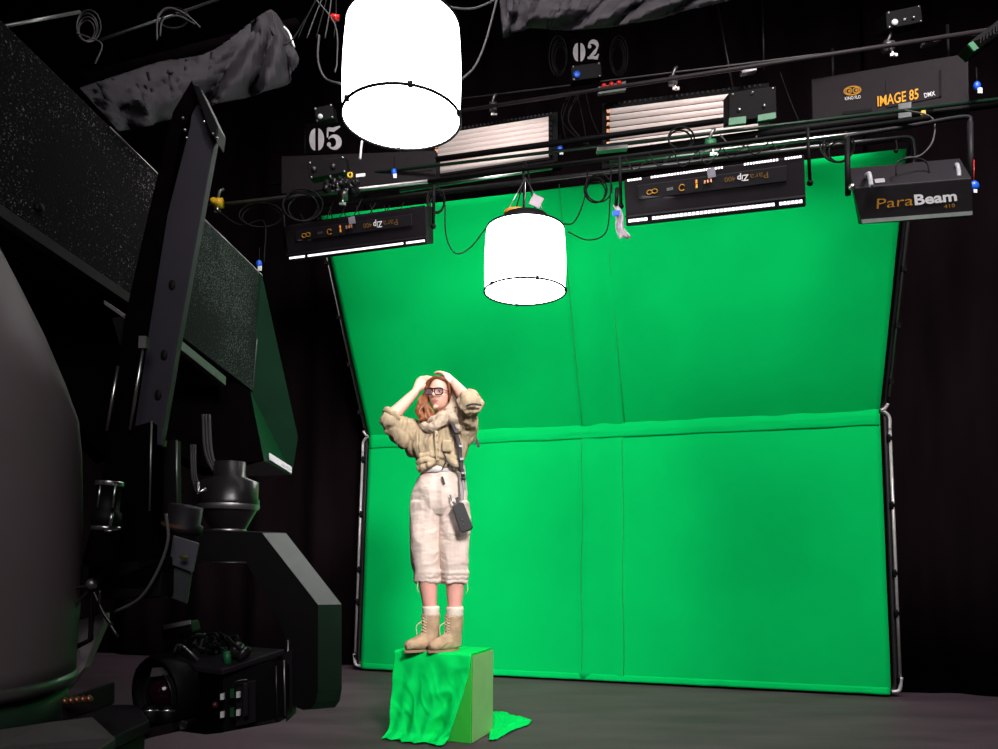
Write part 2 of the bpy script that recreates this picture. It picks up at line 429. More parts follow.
# ------------------------------------------------------------------ space lights
def space_light(px0, px1, top_y, cb, Y, label, eh, cables, cap_on, bulge=.03):
    rpx = (px1-px0)/2; cx = (px0+px1)/2
    c = at(cx, cb, Y); r = rpx/F*Y*1.0
    hpx = cb-top_y
    h = (at(cx, top_y, Y)-c).length
    s = thing('space_light', label, 'studio light', c, 'white cylinder studio lights hung overhead')
    prof = [(r, 0), (r*1.0, h*.04)]+[(r*(1-.03*k/10+bulge*math.sin(k/10*PI)), h*(.04+.96*k/10)) for k in range(1, 11)]
    mb = MB().lathe(c, prof, 56, closed=True); obj('silk_skirt', mb, silk, s)
    obj('bottom_silk', MB().lathe(c+Z*.004, [(r*.985, 0), (.001, .0)], 56), silkb, s)
    ring = [c+V((math.cos(a)*r*1.015, math.sin(a)*r*1.015, -.003)) for a in [2*PI*k/56 for k in range(57)]]
    obj('bottom_hoop', MB().tube(ring, .0068, 8, cap=False), blk, s)
    rt_ = r*.955
    ring = [c+V((math.cos(a)*rt_, math.sin(a)*rt_, h)) for a in [2*PI*k/56 for k in range(57)]]
    obj('top_hoop', MB().tube(ring, .010, 6, cap=False), blk, s)
    for a in (100, 215, 285, 350):
        q = c+V((math.cos(R(a))*r*1.01, math.sin(R(a))*r*1.01, 0)); obj('hoop_clip', MB().box(q, (.022, .022, .022)), blk, s, bevel=.003)
    mb = MB().lathe(c+Z*h, [(rt_*.97, -.02), (rt_*.95, .012), (rt_*.80, .035), (rt_*.62, .05), (rt_*.6, .085), (.001, .09)], 40)
    obj('lamp_head', mb, blk, s)
    mb = MB().sph(c+V((-.06, -.03, h+.105)), (.085, .06, .03)); obj('cap', mb, orange, s)['label'] = 'orange cap'
    for k in range(3):
        a = R(90+120*k); q = c+V((math.cos(a)*rt_*.6, math.sin(a)*rt_*.6, h+.07))
        obj('hanging_wire', MB().tube([q, c+V((.0, 0, h+.36))], .003, 5), metal, s)
    return s, c, r, h
s1, c1, r1, h1 = space_light(341, 462, 27, 118.5, 3.45, 'large glowing white cylinder light, nearest and highest of the two', .6, None, 1)
s2, c2, r2, h2 = space_light(484, 566, 230, 291.5, 5.0, 'glowing white cylinder light hanging low in front of the green screen', .6, None, 1)
mb = MB().box(c2+V((.07, -.06, h2+.17)), (.075, .004, .075), Matrix.Rotation(R(25), 3, 'Y')); 
obj('paper_tag', mb, mat('grey_tag', (.35, .28, .33), .6), s2)

# ------------------------------------------------------------------ overhead rig
def pipe(a, b, r, m, label, name='rigging_pipe', group='pipes of the overhead rig'):
    return tag(obj(name, MB().tube([at(*a), at(*b)], r, 10), m), label, 'pipe', group)
pipe((455, 99.5, 6.6), (1010, 30.5, 4.7), .0055, mat('dull_grey_tube', (.10, .09, .09), .5), 'thinner topmost pipe crossing behind the 02 number board', group=None)
pipe((440, 114, 6.3), (1010, 24+3, 4.6), .015, mat('brown_black_tube', (.03, .022, .025), .5, spec=.3), 'thick dark pipe crossing above the two tube lights', group=None)
pipe((270, 185, 6.3), (1010, 98, 4.6), .012, mat('green_black_tube', (.006, .022, .012), .4), 'thin green-tinted pipe running across the front of the tube lights', group=None)
pipe((210, 206, 5.9), (428, 181.5, 5.4), .016, alu, 'grey pipe end at upper left beside the yellow clamp', group=None)
pipe((428, 181.5, 5.4), (930, 118, 4.35), .014, blk, 'black pipe carrying the long lamps and the hanging cylinder light', group=None)
pipe((400, 191, 5.75), (552, 168, 5.4), .012, metal, 'short bright steel pipe above the low cylinder light', group=None)
pipe((610, 163, 5.2), (905, 128, 4.5), .013, metal, 'bright steel pipe above the right hand long lamp', group=None)
pipe((395, 165, 6.0), (738, 118.5, 5.4), .022, blk, 'black bar crossing in front of the tubes of both tube lights', group=None)
pipe((600, 156, 5.5), (1010, 101, 4.7), .03, blk, 'heavy black beam under the orange lettered lamp', name='rigging_beam', group=None)
pipe((0, 27, 3.3), (80, 12, 3.6), .008, alu, 'thin silver rod at the top left corner over the crane arm', group=None)
pipe((85, 80, 3.6), (296, 24, 4.4), .035, blk_m, 'thick black pipe above the draped black cloth', group=None)
pipe((100, 40, 3.9), (225, -3, 4.3), .008, pole, 'thin dark rod above the black draped pipe', group=None)
pipe((735, 100, 6.2), (715, -8, 6.2), .01, pole, 'thin upright rod above the right tube light', group=None)
pipe((764, 70, 6.2), (762, -8, 6.2), .01, pole, 'thin upright rod left of the orange lettered lamp', group=None)
for (x, y, Y, l, cl) in ((493, 107, 6.2, 'silver pipe clamp right of the large cylinder light', metal), (673, 81, 5.7, 'silver pipe clamp above the right tube light', metal), (888, 47, 5.0, 'silver pipe clamp under the small control box at upper right', metal),
                     (219, 203, 5.8, 'yellow knobbed clamp on the end of the left grey pipe', yellowm), (343, 195, 5.5, 'silver pipe clamp under the 05 number board', metal), (710, 145, 4.95, 'green and black clamp above the right hand long lamp', greenp)):
    q = at(x, y, Y); s = thing('pipe_clamp', l, 'clamp', q, 'clamps on the rig pipes')
    obj('jaw', MB().tube([q-V((.03, 0, 0)), q+V((.03, 0, 0))], .04, 10), alu if cl is metal else cl, s)
    obj('wing_bolt', MB().tube([q+V((0, -.03, -.02)), q+V((.01, -.05, -.10))], .010, 6).box(q+V((.01, -.05, -.09)), (.05, .012, .02)), metal, s)
    obj('hook', MB().tube(cat([q+V((-.01, 0, .02)), q+V((.01, -.02, .08)), q+V((.03, 0, .11))]), .012, 6), alu, s)
    if cl is yellowm: obj('knob', MB().sph(q+V((-.03, -.04, .0)), .025), yellowm, s)

def tubes_bank(tl, tr, br, bl, Yl, Yr, label):
    o_, n_ = frame_of(tl, bl, tr, Yl, Yr); c = on_plane((tl[0]+br[0])/2, (tl[1]+br[1])/2, o_, n_)
    s = thing('tube_light', label, 'studio light', c, 'open fluorescent tube banks on the rig')
    P = lambda u, v: V(tl).lerp(V(tr), u).lerp(V(bl).lerp(V(br), u), v)
    def Q(u, v, d=0): p = P(u, v); return on_plane(p.x, p.y, o_, n_)+n_*d
    obj('housing', MB().slab([Q(-.05, -.14), Q(1.06, -.14), Q(1.06, 1.1), Q(-.05, 1.1)], -n_*.14), blk, s, bevel=.006)
    obj('reflector', MB().slab([Q(0, 0, .003), Q(1, 0, .003), Q(1, 1, .003), Q(0, 1, .003)], -n_*.002), refl, s)
    for k in range(8):
        v = (k+.5)/8; v = v*.97+.015
        obj('tube', MB().tube([Q(.012, v, .03), Q(.988, v, .03)], .0205, 10), tubeM, s)
        for u in (.0, 1.0): obj('tube_socket', MB().box(Q(u, v, .025), (.03, .03, .03)), copper if u == 0 else blk, s)
    for u in [i/22 for i in range(23)]: pass
    mb = MB()
    for i in range(30): mb.box(Q(i/29, -.10, .004), (.012, .006, .02))
    obj('vent_slots', mb, dkgrey, s)
    return s
tubes_bank((438, 136), (551, 118), (551, 159), (438, 176), 6.4, 6.1, 'open lamp with glowing pinkish tubes beside the large cylinder light')
tubes_bank((609, 110), (760, 91), (760, 145), (609, 163), 6.0, 5.6, 'open lamp with glowing pinkish tubes left of the orange lettered lamp')

def img85(tl, tr, br, bl, Yl, Yr, label, full):
    o_, n_ = frame_of(tl, bl, tr, Yl, Yr); Q = lambda x, y, d=0: on_plane(x, y, o_, n_)+n_*d
    s = thing('covered_studio_light', label, 'studio light', Q((tl[0]+br[0])/2, (tl[1]+br[1])/2))
    obj('housing', MB().slab([Q(*tl), Q(*tr), Q(*br), Q(*bl)], -n_*.15), cover, s, bevel=.008)
    if full:
        patch(s, 'control_plate', ((886, 80), (940, 70), (941, 97), (887, 108)), o_, n_, cover)
        patch(s, 'edge_strip', ((939, 71), (941.5, 70.5), (941.5, 97), (939.5, 97.5)), o_, n_, blk, .010)
        print_on(s, 'lettering', 'IMAGE 85', o_+n_*.004, n_, (877, 107), (920, 98.5), 10, mat('print_orange', (.80, .34, .02), .6, spec=.2), shear=.25, offset=.012, label='orange bold lettering')
        print_on(s, 'lettering', 'DMX', o_+n_*.004, n_, (924.5, 98), (935.5, 95.5), 4.5, white, offset=.01, label='small white lettering')
        mb = MB()
        cx0, cy0 = 852.5, 91
        ell = lambda cx, cy, a, b, n=24: [V((cx+a*math.cos(2*PI*k/n), cy+b*math.sin(2*PI*k/n)-.1*a*math.cos(2*PI*k/n))) for k in range(n)]
        def ringp(cx, cy, a, b, w, d):
            o1, i1 = ell(cx, cy, a, b), ell(cx, cy, a-w, b-w); n = 24
            vs = [Q(p.x, p.y, d) for p in o1+i1]; mb.add(vs, [(k, (k+1) % n, n+(k+1) % n, n+k) for k in range(n)], False)
        ringp(cx0, cy0, 9, 4.8, 1.2, .006); ringp(cx0-3.6, cy0+.4, 3.4, 3.2, 1.0, .006); ringp(cx0+3.6, cy0-.3, 3.4, 3.2, 1.0, .006)
        mb.add([Q(p.x, p.y, .006) for p in ell(cx0-3, cy0+.4, 1.2, 1.4)], [tuple(range(24))], False)
        mb.add([Q(p.x, p.y, .006) for p in ell(cx0+4, cy0-.3, 1.2, 1.4)], [tuple(range(24))], False)
        obj('logo', mb, amber, s)['label'] = 'amber oval logo with two rings'
        print_on(s, 'lettering', 'KINO FLO', o_+n_*.003, n_, (845, 100.5), (861, 98.5), 3.2, white)
        patch(s, 'dark_slot', ((842, 112), (872, 108.5), (872, 111.5), (842, 115)), o_, n_, blk, .003)  # thin black strip below the logo
        q = Q(904, 114, .05); obj('junction_block', MB().slab([Q(899, 108, .06), Q(912, 106, .06), Q(912, 121, .06), Q(899, 123, .06)], -n_*.06), mat('grey_plastic', (.12, .12, .13), .5), s, bevel=.004)
        obj('plug', MB().slab([Q(922, 110, .03), Q(926, 109, .03), Q(926, 117, .03), Q(921, 117, .03)], -n_*.03), yellowm, s)
    else:
        patch(s, 'number_strip', ((394, 160), (433, 155), (433, 170), (394, 176)), o_, n_, cover, .004)
    for x, y in ((tl[0]+20, tl[1]-2), (tr[0]-20, tr[1]+2)):
        a = Q(x, y, -.08); obj('hanger', MB().tube([a, a+V((0, 0, .25))], .012, 6), blk, s)
    return s, o_, n_
img85((811, 79), (968, 53), (969, 108), (812, 124), 5.2, 4.7, 'covered dark lamp with orange IMAGE 85 lettering at upper right', True)
img85((281, 156), (436, 150), (436, 179), (281, 194), 6.1, 5.9, 'covered dark lamp behind the 05 number board', False)

def zip_light(tl, tr, br, bl, Yl, Yr, label, g, toplit, bright):
    o_, n_ = frame_of(tl, bl, tr, Yl, Yr, Yl+.10); Q = lambda x, y, d=0: on_plane(x, y, o_, n_)+n_*d
    P = lambda u, v: V(tl).lerp(V(tr), u).lerp(V(bl).lerp(V(br), u), v)
    Qu = lambda u, v, d=0: Q(P(u, v).x, P(u, v).y, d)
    s = thing('louvred_studio_light', label, 'studio light', Qu(.5, .5), None)
    obj('housing', MB().slab([Qu(0, 0), Qu(1, 0), Qu(1, 1), Qu(0, 1)], -n_*.13), fixM, s, bevel=.006)
    obj('control_plate', MB().slab([Qu(.075, .16, .012), Qu(.90, .16, .012), Qu(.90, .47, .012), Qu(.075, .47, .012)], -n_*.011), dkgrey, s, bevel=.003)
    obj('lower_flange', MB().slab([Qu(0, .78, .015), Qu(1, .78, .015), Qu(1, .82, .018), Qu(0, .82, .018)], -n_*.014), dkgrey, s)
    n = 44
    for rg in (range(0, 5), range(6, 37), range(38, 44)):
        mb = MB()
        if not toplit:
            a = .015+.97*rg[0]/n; b = .015+.97*(rg[-1]+1)/n; mb.slab([Qu(a, .875, .006), Qu(b, .875, .006), Qu(b, .93, .006), Qu(a, .93, .006)], -n_*.004)
        for i in rg if toplit else ():
            a = .015+.97*i/n; b = a+.97/n*.80
            mb.slab([Qu(a, .865, .006), Qu(b, .865, .006), Qu(b, .93, .006), Qu(a, .93, .006)], -n_*.004)
        if False: mb.slab([Qu(.015+.97*rg[0]/n, .868, .002), Qu(.015+.97*(rg[-1]+1)/n, .868, .002), Qu(.015+.97*(rg[-1]+1)/n, .925, .002), Qu(.015+.97*rg[0]/n, .925, .002)], -n_*.0015)
        obj('lit_louvre', mb, louv, s)['label'] = 'glowing white louvre slots along the lower edge'
    if toplit:
        for rg in (range(0, 5), range(8, 33), range(40, 52), range(54, 60)):
            mb = MB()
            for i in rg:
                a = .02+.97*i/60; mb.slab([Qu(a, .0, .005), Qu(a+.011, .0, .005), Qu(a+.011, .045, .005), Qu(a, .045, .005)], -n_*.004)
            obj('lit_slots', mb, louv, s)['label'] = 'row of small glowing slots along the upper edge'
    else:
        mb = MB()
        for i in range(60):
            a = .02+.97*i/60; mb.slab([Qu(a, -.03, -.01), Qu(a+.008, -.03, -.01), Qu(a+.008, .01, -.01), Qu(a, .01, -.01)], -n_*.02)
        obj('top_fins', mb, blk, s)
    def L_(txt, u0_, u1_, v_, hh, m_, flip, **k):
        print_on(s, 'lettering', txt, o_+n_*.014, n_, P(u0_, v_), P(u1_, v_), hh, m_, flip=flip, **k)
    hh = 6.0
    vb = .235
    L_('400', .555, .615, vb, hh*.8, dimamber, True, offset=-.005)
    L_('Zip', .625, .69, vb, hh, white, True, shear=.15, offset=.02)
    L_('Para', .695, .80, vb, hh, dimamber, True, offset=-.012)
    for (u, v, a, m_) in ((.15, .335, .030, amber), (.165, .335, .018, amber)):
        q = Qu(u, v, .014); 
    mb = MB()
    for (u, v, w_) in ((.14, .34, .016), (.168, .33, .016)):
        c = Qu(u, v, .015); ex = (Qu(1, .5)-Qu(0, .5)).normalized(); ey = n_.cross(ex)
        ring = [c+ex*math.cos(2*PI*k/16)*w_*1.1+ey*math.sin(2*PI*k/16)*w_*.8 for k in range(17)]
        mb.tube(ring, .0035, 5, cap=False)
    obj('logo', mb, amber, s)
    obj('rating_plate', MB().slab([Qu(.235, .30, .015), Qu(.27, .29, .015), Qu(.27, .35, .015), Qu(.235, .36, .015)], -n_*.003), alu, s)
    c = Qu(.32, .33, .016); ex = (Qu(1, .5)-Qu(0, .5)).normalized(); ey = n_.cross(ex)
    obj('dial', MB().tube([c+ex*math.cos(R(a))*.018+ey*math.sin(R(a))*.018 for a in range(20, 330, 20)], .0035, 5), amber, s)
    for k, (u, v, m_) in enumerate(((.40, .25, orange), (.40, .34, yellowm), (.445, .28, copper), (.462, .28, copper), (.48, .27, copper))):
        obj('switch', MB().box(Qu(u, v, .02), (.010, .014, .022)), m_, s)
    obj('tape_note', MB().slab([Qu(.46, .02, .02), Qu(.505, .0, .02), Qu(.51, .20, .02), Qu(.465, .21, .02)], -n_*.002), mat('grey_note', (.25, .23, .28), .6), s)
    # yoke
    for u in (-.03, 1.03):
        a = Qu(u, .55, -.05); b = Qu(u, -.55, -.08)
        obj('yoke_arm', MB().tube([a, b], .011, 8), blk, s); obj('yoke_knob', MB().sph(a, .019), blk, s)
    L = bpy.data.lights.new('lamp_glow', 'AREA'); L.shape = 'RECTANGLE'; L.size = 1.0; L.size_y = .25; L.energy = bright
    lo = bpy.data.objects.new('lamp_glow', L); C.objects.link(lo); lo.parent = s
    cw = Qu(.5, .5, -.2); lo.location = cw-OFF[s.name]
    aim = V((cw.x*.95+.1, back_y(cw.x), 1.2)); d = (aim-cw).normalized(); lo.rotation_euler = d.to_track_quat('-Z', 'Y').to_euler()
    return s
zip_light((284, 226), (426, 206), (427, 244), (288, 262), 5.5, 5.15, 'long black lamp with glowing lower edge at the screen top left', None, False, 5)
zip_light((624, 180), (804, 155), (806, 206), (626, 226), 4.85, 4.5, 'long black lamp with glowing slots left of the shorter ParaBeam lamp', None, True, 5)

# ParaBeam
o_, n_ = frame_of((857, 181), (861, 221), (972, 166), 4.35, 4.15, 4.42)
Q = lambda x, y, d=0: on_plane(x, y, o_, n_)+n_*d
s = thing('wedge_studio_light', 'short black lamp with ParaBeam lettering and a pale lower lip', 'studio light', Q(915, 195))
# sloping top face and front face
A, B, C_, D = Q(853, 188), Q(972, 178), Q(973, 214), Q(861, 221)
back = -n_*.20+Z*.09
A2, B2 = on_plane(848, 168, o_+back, n_), on_plane(960, 158, o_+back, n_)
mb = MB(); mb.add([A, B, C_, D, A2, B2, C_+back*.9-Z*.1, D+back*.9-Z*.1], [(0, 1, 2, 3), (4, 5, 1, 0), (5, 6, 2, 1), (4, 0, 3, 7), (3, 2, 6, 7), (4, 7, 6, 5)], False)
obj('housing', mb, fixM, s, bevel=.006)
obj('lip', MB().slab([Q(861.5, 219.5, .012), Q(972, 211, .012), Q(972, 215, .012), Q(862, 223.5, .012)], -n_*.03), mat('pale_lip', (.26, .29, .27), .5), s)['label'] = 'pale grey lower lip'
print_on(s, 'lettering', 'Para', o_, n_, (875, 209), (913, 205), 10, amber, shear=.1, offset=-.004, label='amber lettering')
print_on(s, 'lettering', 'Beam', o_, n_, (914, 205), (957, 200.5), 10, white, offset=.03, label='bold white lettering')
print_on(s, 'lettering', '410', o_, n_, (944, 208.5), (955, 207), 3.6, amber)
tn = (B-A).cross(A2-A).normalized(); tn = tn if tn.z > 0 else -tn
for x, y in ((867, 183), (955, 174)):
    p = [at(x-.5, y-8, 4.40), at(x+2, y-9, 4.28), at(x+3.5, y-3, 4.25), at(x+4, y+3, 4.22)]
    obj('handle', MB().tube(cat(p), .013, 8), mat('grey_handle', (.28, .27, .30), .4), s)['label'] = 'curved grey handle'
obj('rating_plate', MB().slab([at(874, 180, 4.30), at(884, 179, 4.30), at(885, 183, 4.28), at(875, 184, 4.28)], (0, -.004, .004)), alu, s)
obj('switch_cluster', MB().sph(at(931, 178, 4.32), .018).sph(at(938, 176, 4.33), .012).sph(at(927, 181, 4.31), .010), copper, s)
for x0, y0, y1 in ((847, 138, 195), (970, 122, 182)):
    obj('yoke_arm', MB().tube([at(x0, y0, 4.42), at(x0+1, y1, 4.4)], .017, 8), blk if x0 < 900 else dkgrey, s)
obj('yoke_bar', MB().tube(cat([at(847, 140, 4.42), at(850, 136, 4.42), at(905, 127, 4.42), at(964, 117, 4.42), at(970, 124, 4.42)]), .014, 8), dkgrey, s)
obj('yoke_knob', MB().sph(at(852, 187, 4.36), .02), metal, s)
q = at(974, 186, 4.3)
s = thing('safety_tag', 'blue plastic tag hanging at the right end of the ParaBeam lamp', 'tag', q); 
obj('ball', MB().sph(q, (.028, .02, .03)), bluem, s); obj('cord', MB().tube([q+V((0, 0, .02)), at(974, 160, 4.3)], .003, 5), redm, s); obj('label_card', MB().box(q-V((0, .01, .035)), (.02, .004, .02)), white, s)
for (x, y, Y, l) in ((560, 149, 6.0, 'blue and white safety tag right of the first tube light'), (977, 86, 4.6, 'blue and white safety tag at the right end of the orange lettered lamp'), (394, 172, 5.8, 'blue and white safety tag below the large cylinder light'), (259, 264, 5.4, 'blue safety tag hanging beside the crane tip')):
    q = at(x, y, Y); s = thing('safety_tag', l, 'tag', q, None)
    obj('ball', MB().sph(q, (.022, .018, .03)), bluem, s); obj('label_card', MB().box(q+V((.01, -.01, -.035)), (.028, .006, .035)), white, s)
    obj('cord', MB().tube([q, q+V((0, 0, .12))], .004, 5), cable, s)
# bag hanging at the left end of the right lamp
q = at(617, 205, 4.9)
s = thing('plastic_bag', 'clear plastic bag with a blue tag hanging by the right long lamp', 'bag', at(622, 238, 4.88))
def bag_fn(u, v):
    a = at(613+v*6+u*(5+6*v)+1.5*math.sin(v*7), 205+v*33, 4.85); 
    return a+V((0, .015*math.sin(u*9+v*8)*v, 0))
obj('bag_body', MB().grid(bag_fn, 10, 14), bagP, s, solid=.004)
obj('tag', MB().slab([at(612, 211, 4.83), at(620, 210, 4.83), at(620, 215, 4.83), at(613, 216, 4.83)], (0, .004, 0)), bluem, s)
obj('strap', MB().tube([at(616, 206, 4.85), at(617, 188, 4.85)], .012, 6), blk, s)

# number boards and hoist boxes
def digit0(cx, cy, w, h, Qf):
    mb = MB(); n = 14
    for sgn in (-1, 1):
        out = [(cx+sgn*(.06*w+(w*.5-.06*w)*math.cos(t)**.8 if math.cos(t) > 0 else .06*w), cy-h*.5*math.sin(t)) for t in [-PI/2+PI*k/n for k in range(n+1)]]
        inn = [(cx+sgn*.12*w, cy+h*.33), (cx+sgn*.12*w, cy-h*.33)]
        poly = [(cx+sgn*(.10*w+.40*w*max(0, math.cos(t))), cy-h*.5*math.sin(t)) for t in [-PI/2+PI*k/n for k in range(n+1)]]
        mb.add([Qf(*p) for p in poly], [tuple(range(len(poly)))], False)
    return mb
def strip(mb, pts, ws, Qf):
    """brush stroke through 2D points with widths"""
    L_, R_ = [], []
    for i, p in enumerate(pts):
        a = V(pts[max(i-1, 0)]); b = V(pts[min(i+1, len(pts)-1)]); t = (b-a).normalized(); nn = V((-t.y, t.x))
        L_.append(V(p)+nn*ws[i]/2); R_.append(V(p)-nn*ws[i]/2)
    n = len(pts); mb.add([Qf(*p) for p in L_+R_], [(i, i+1, n+i+1, n+i) for i in range(n-1)], False)
def number_board(x0, y0, x1, y1, Y, which, label):
    o_ = at((x0+x1)/2, (y0+y1)/2, Y); n_ = V((0, -1, -.35)).normalized()
    Q = lambda x, y, d=.006: on_plane(x, y, o_, n_)+n_*d
    s = thing('number_board', label, 'sign', o_)
    m_ = 3 if which == '2' else 4
    obj('board', MB().slab([Q(x0-m_, y0-m_, 0), Q(x1+m_, y0-m_-2, 0), Q(x1+m_, y1+m_-2, 0), Q(x0-m_, y1+m_, 0)], -n_*.012), blk_m, s)
    w = (x1-x0)*.47; h = y1-y0
    mb = digit0(x0+w*.5, (y0+y1)/2+.6, w, h, Q)
    dx0 = x1-w; 
    X = lambda u: dx0+u*w; Yv = lambda v: y0-1+v*h
    if which == '5':
        strip(mb, [(X(.10), Yv(.10)), (X(.5), Yv(.13)), (X(.95), Yv(-.02))], [h*.17, h*.2, h*.07], Q)
        strip(mb, [(X(.12), Yv(.06)), (X(.10), Yv(.48))], [w*.12, w*.10], Q)
        pts = [(X(.5+.38*math.cos(t)), Yv(.70-.28*math.sin(t))) for t in [R(150)-R(290)*k/14 for k in range(15)]]
        strip(mb, pts, [w*(.08+.30*math.sin(PI*k/14)**1.5) for k in range(15)], Q)
        mb.add([Q(X(.2+.14*math.cos(2*PI*k/12)), Yv(.80+.10*math.sin(2*PI*k/12)), .0062) for k in range(12)], [tuple(range(12))], False)
    else:
        pts = [(X(.5+.36*math.cos(t)), Yv(.28-.26*math.sin(t))) for t in [R(170)-R(190)*k/12 for k in range(13)]]+[(X(.6), Yv(.62)), (X(.2), Yv(.86))]
        strip(mb, pts, [w*(.10+.28*math.sin(PI*min(k/13, 1))**1.5) for k in range(13)]+[w*.3, w*.12], Q)
        mb.add([Q(X(.22+.15*math.cos(2*PI*k/12)), Yv(.28+.11*math.sin(2*PI*k/12)), .0062) for k in range(12)], [tuple(range(12))], False)
        strip(mb, [(X(.05), Yv(.90)), (X(.45), Yv(.86)), (X(.8), Yv(.90)), (X(.97), Yv(.68))], [h*.12, h*.2, h*.2, h*.05], Q)
    obj('numerals', mb, mat('stencil_white', (.40, .37, .40), .7, spec=.1), s)['label'] = 'white stencilled numerals 0'+which
    return s
number_board(309.5, 128, 341, 150, 5.3, '5', 'black board with white stencilled number 05 left of the large cylinder light')
number_board(573, 42.5, 599, 61, 5.9, '2', 'black board with white stencilled number 02 at top centre')
def hoist_box(pts, Y, label, extra=()):
    o_ = at(*pts[0], Y); n_ = V((0, -1, -.25)).normalized(); Q = lambda x, y, d=0: on_plane(x, y, o_, n_)+n_*d
    s = thing('control_box', label, 'box', o_, None)
    obj('case', MB().slab([Q(*p) for p in pts], -n_*.14), mat('box_case_black', (.006, .005, .006), .6, spec=.12), s, bevel=.005)
    for p in pts:
        c = V(pts[0]).lerp(V(pts[2]), .5); p = V(p).lerp(c, .14); obj('screw', MB().sph(Q(p.x, p.y), .008), metal, s)
    for x, y, r_, m_ in extra: obj('knob', MB().sph(Q(x, y, .004), (r_, .012, r_)), m_, s)
    return s
hoist_box([(307, 162), (345, 156), (347, 172), (309, 179)], 5.25, 'dark control box with two grey knobs directly under the 05 number board', ((314, 169, .02, pole), (333, 166, .02, pole)))
hoist_box([(314, 108), (332, 104), (334, 118), (316, 122)], 5.25, 'small dark control box with a pale button above the 05 number board', ((320.5, 116.5, .018, white),))
hoist_box([(571, 66), (601, 62), (602, 77), (572, 81)], 5.85, 'dark control box with a blue light just under the 02 number board', ((577, 74.5, .03, bluem),))
hoist_box([(886, 12), (921, 5), (923, 22), (887, 29)], 4.9, 'dark control box with a white dial at the top right', ((894.5, 22.5, .022, white), (904, 20, .008, white), (913, 18, .01, metal)))
hoist_box([(729, 93), (776, 86), (777, 116), (729, 122)], 5.0, 'black box with green tape between the right tube light and orange lettered lamp', ((739, 110, .012, metal), (764, 106, .012, metal), (752, 93, .01, metal)))
s = thing('cable_hoist', 'green tape bands around the black rig box beside the right tube light', 'tape', at(735, 121, 4.95))
obj('tape_band', MB().slab([at(729, 118, 4.95), at(746, 116, 4.95), at(746, 123, 4.95), at(729, 125, 4.95)], (0, .02, 0)), greenp, s)
obj('tape_band', MB().slab([at(758, 115, 4.95), at(776, 112, 4.95), at(776, 118, 4.95), at(758, 121, 4.95)], (0, .02, 0)), greenp, s)
bpy.data.objects[s.name].name = 'green_tape'
q = at(324, 176, 5.2); 
s = thing('connector_cluster', 'cluster of plugs with a yellow ring below the 05 number board', 'plugs', at(345, 180, 5.2))
ring = [at(350+4*math.cos(a)*.55, 175+4*math.sin(a)*.6, 5.2) for a in [2*PI*k/14 for k in range(15)]]
obj('ring', MB().tube(ring, .007, 6, cap=False), yellowm, s)
obj('plate', MB().slab([at(356, 174, 5.2), at(365, 173, 5.2), at(365, 176, 5.2), at(356, 177, 5.2)], (0, .01, 0)), white, s)
mb = MB()
for k in range(16): 
    p = at(328+random.random()*28, 180+random.random()*10, 5.2); mb.tube([p, p+V((random.uniform(-.03, .03), -.02, random.uniform(-.05, .05)))], .010, 6)
obj('plug', mb, pole, s)
mb = MB()
for k in range(10): 
    p = at(325+random.random()*32, 176+random.random()*18, 5.25); mb.sph(p, random.uniform(.02, .04), n=8, m=6)
obj('cable_bundle', mb, cable, s)
s = thing('plug_row', 'row of red plugs beside the 02 control box', 'plugs', at(612, 84, 5.85))
obj('rail', MB().slab([at(598, 87, 5.85), at(626, 81, 5.85), at(626, 90, 5.85), at(598, 94, 5.85)], (0, .03, 0)), mat('grey_green_rail', (.10, .12, .10), .5), s)
for k in range(3): obj('plug', MB().sph(at(604+k*7.5, 86-k*1.4, 5.83), (.022, .02, .022)), redm, s)
for (x0, y0, x1, y1, Y, l) in ((597, 149, 628, 146, 5.3, 'grey flat bracket in front of the right tube light'), (742, 71, 757, 68, 5.5, 'grey flat bracket on the thick pipe left of the orange lettered lamp'), (924, 42, 942, 38, 4.8, 'grey flat bracket on the pipe at upper right')):
    tag(obj('pipe_bracket', MB().slab([at(x0, y0-2, Y), at(x1, y1-2, Y), at(x1, y1+2, Y), at(x0, y0+2, Y)], (0, .05, 0)), alu, bevel=.003), l, 'bracket')
s = thing('barn_door', 'corner of a dark ribbed fixture at the right edge of the picture', 'studio light', at(985, 40, 4.2))
obj('panel', MB().slab([at(969, 42, 4.3), at(1003, 16, 4.2), at(1003, 32, 4.2), at(978, 50, 4.3)], (0, .12, 0)), blk, s, bevel=.005)
mb = MB()
for k in range(8): mb.box(at(980+k*3.2, 41-k*2.3, 4.2), (.006, .01, .03))
obj('rib', mb, blk, s)
obj('tape', MB().slab([at(968, 44, 4.28), at(973, 41, 4.28), at(979, 48, 4.28), at(974, 51, 4.28)], (0, .01, 0)), greenp, s)
bpy.data.objects[s.name].name = 'ribbed_fixture'

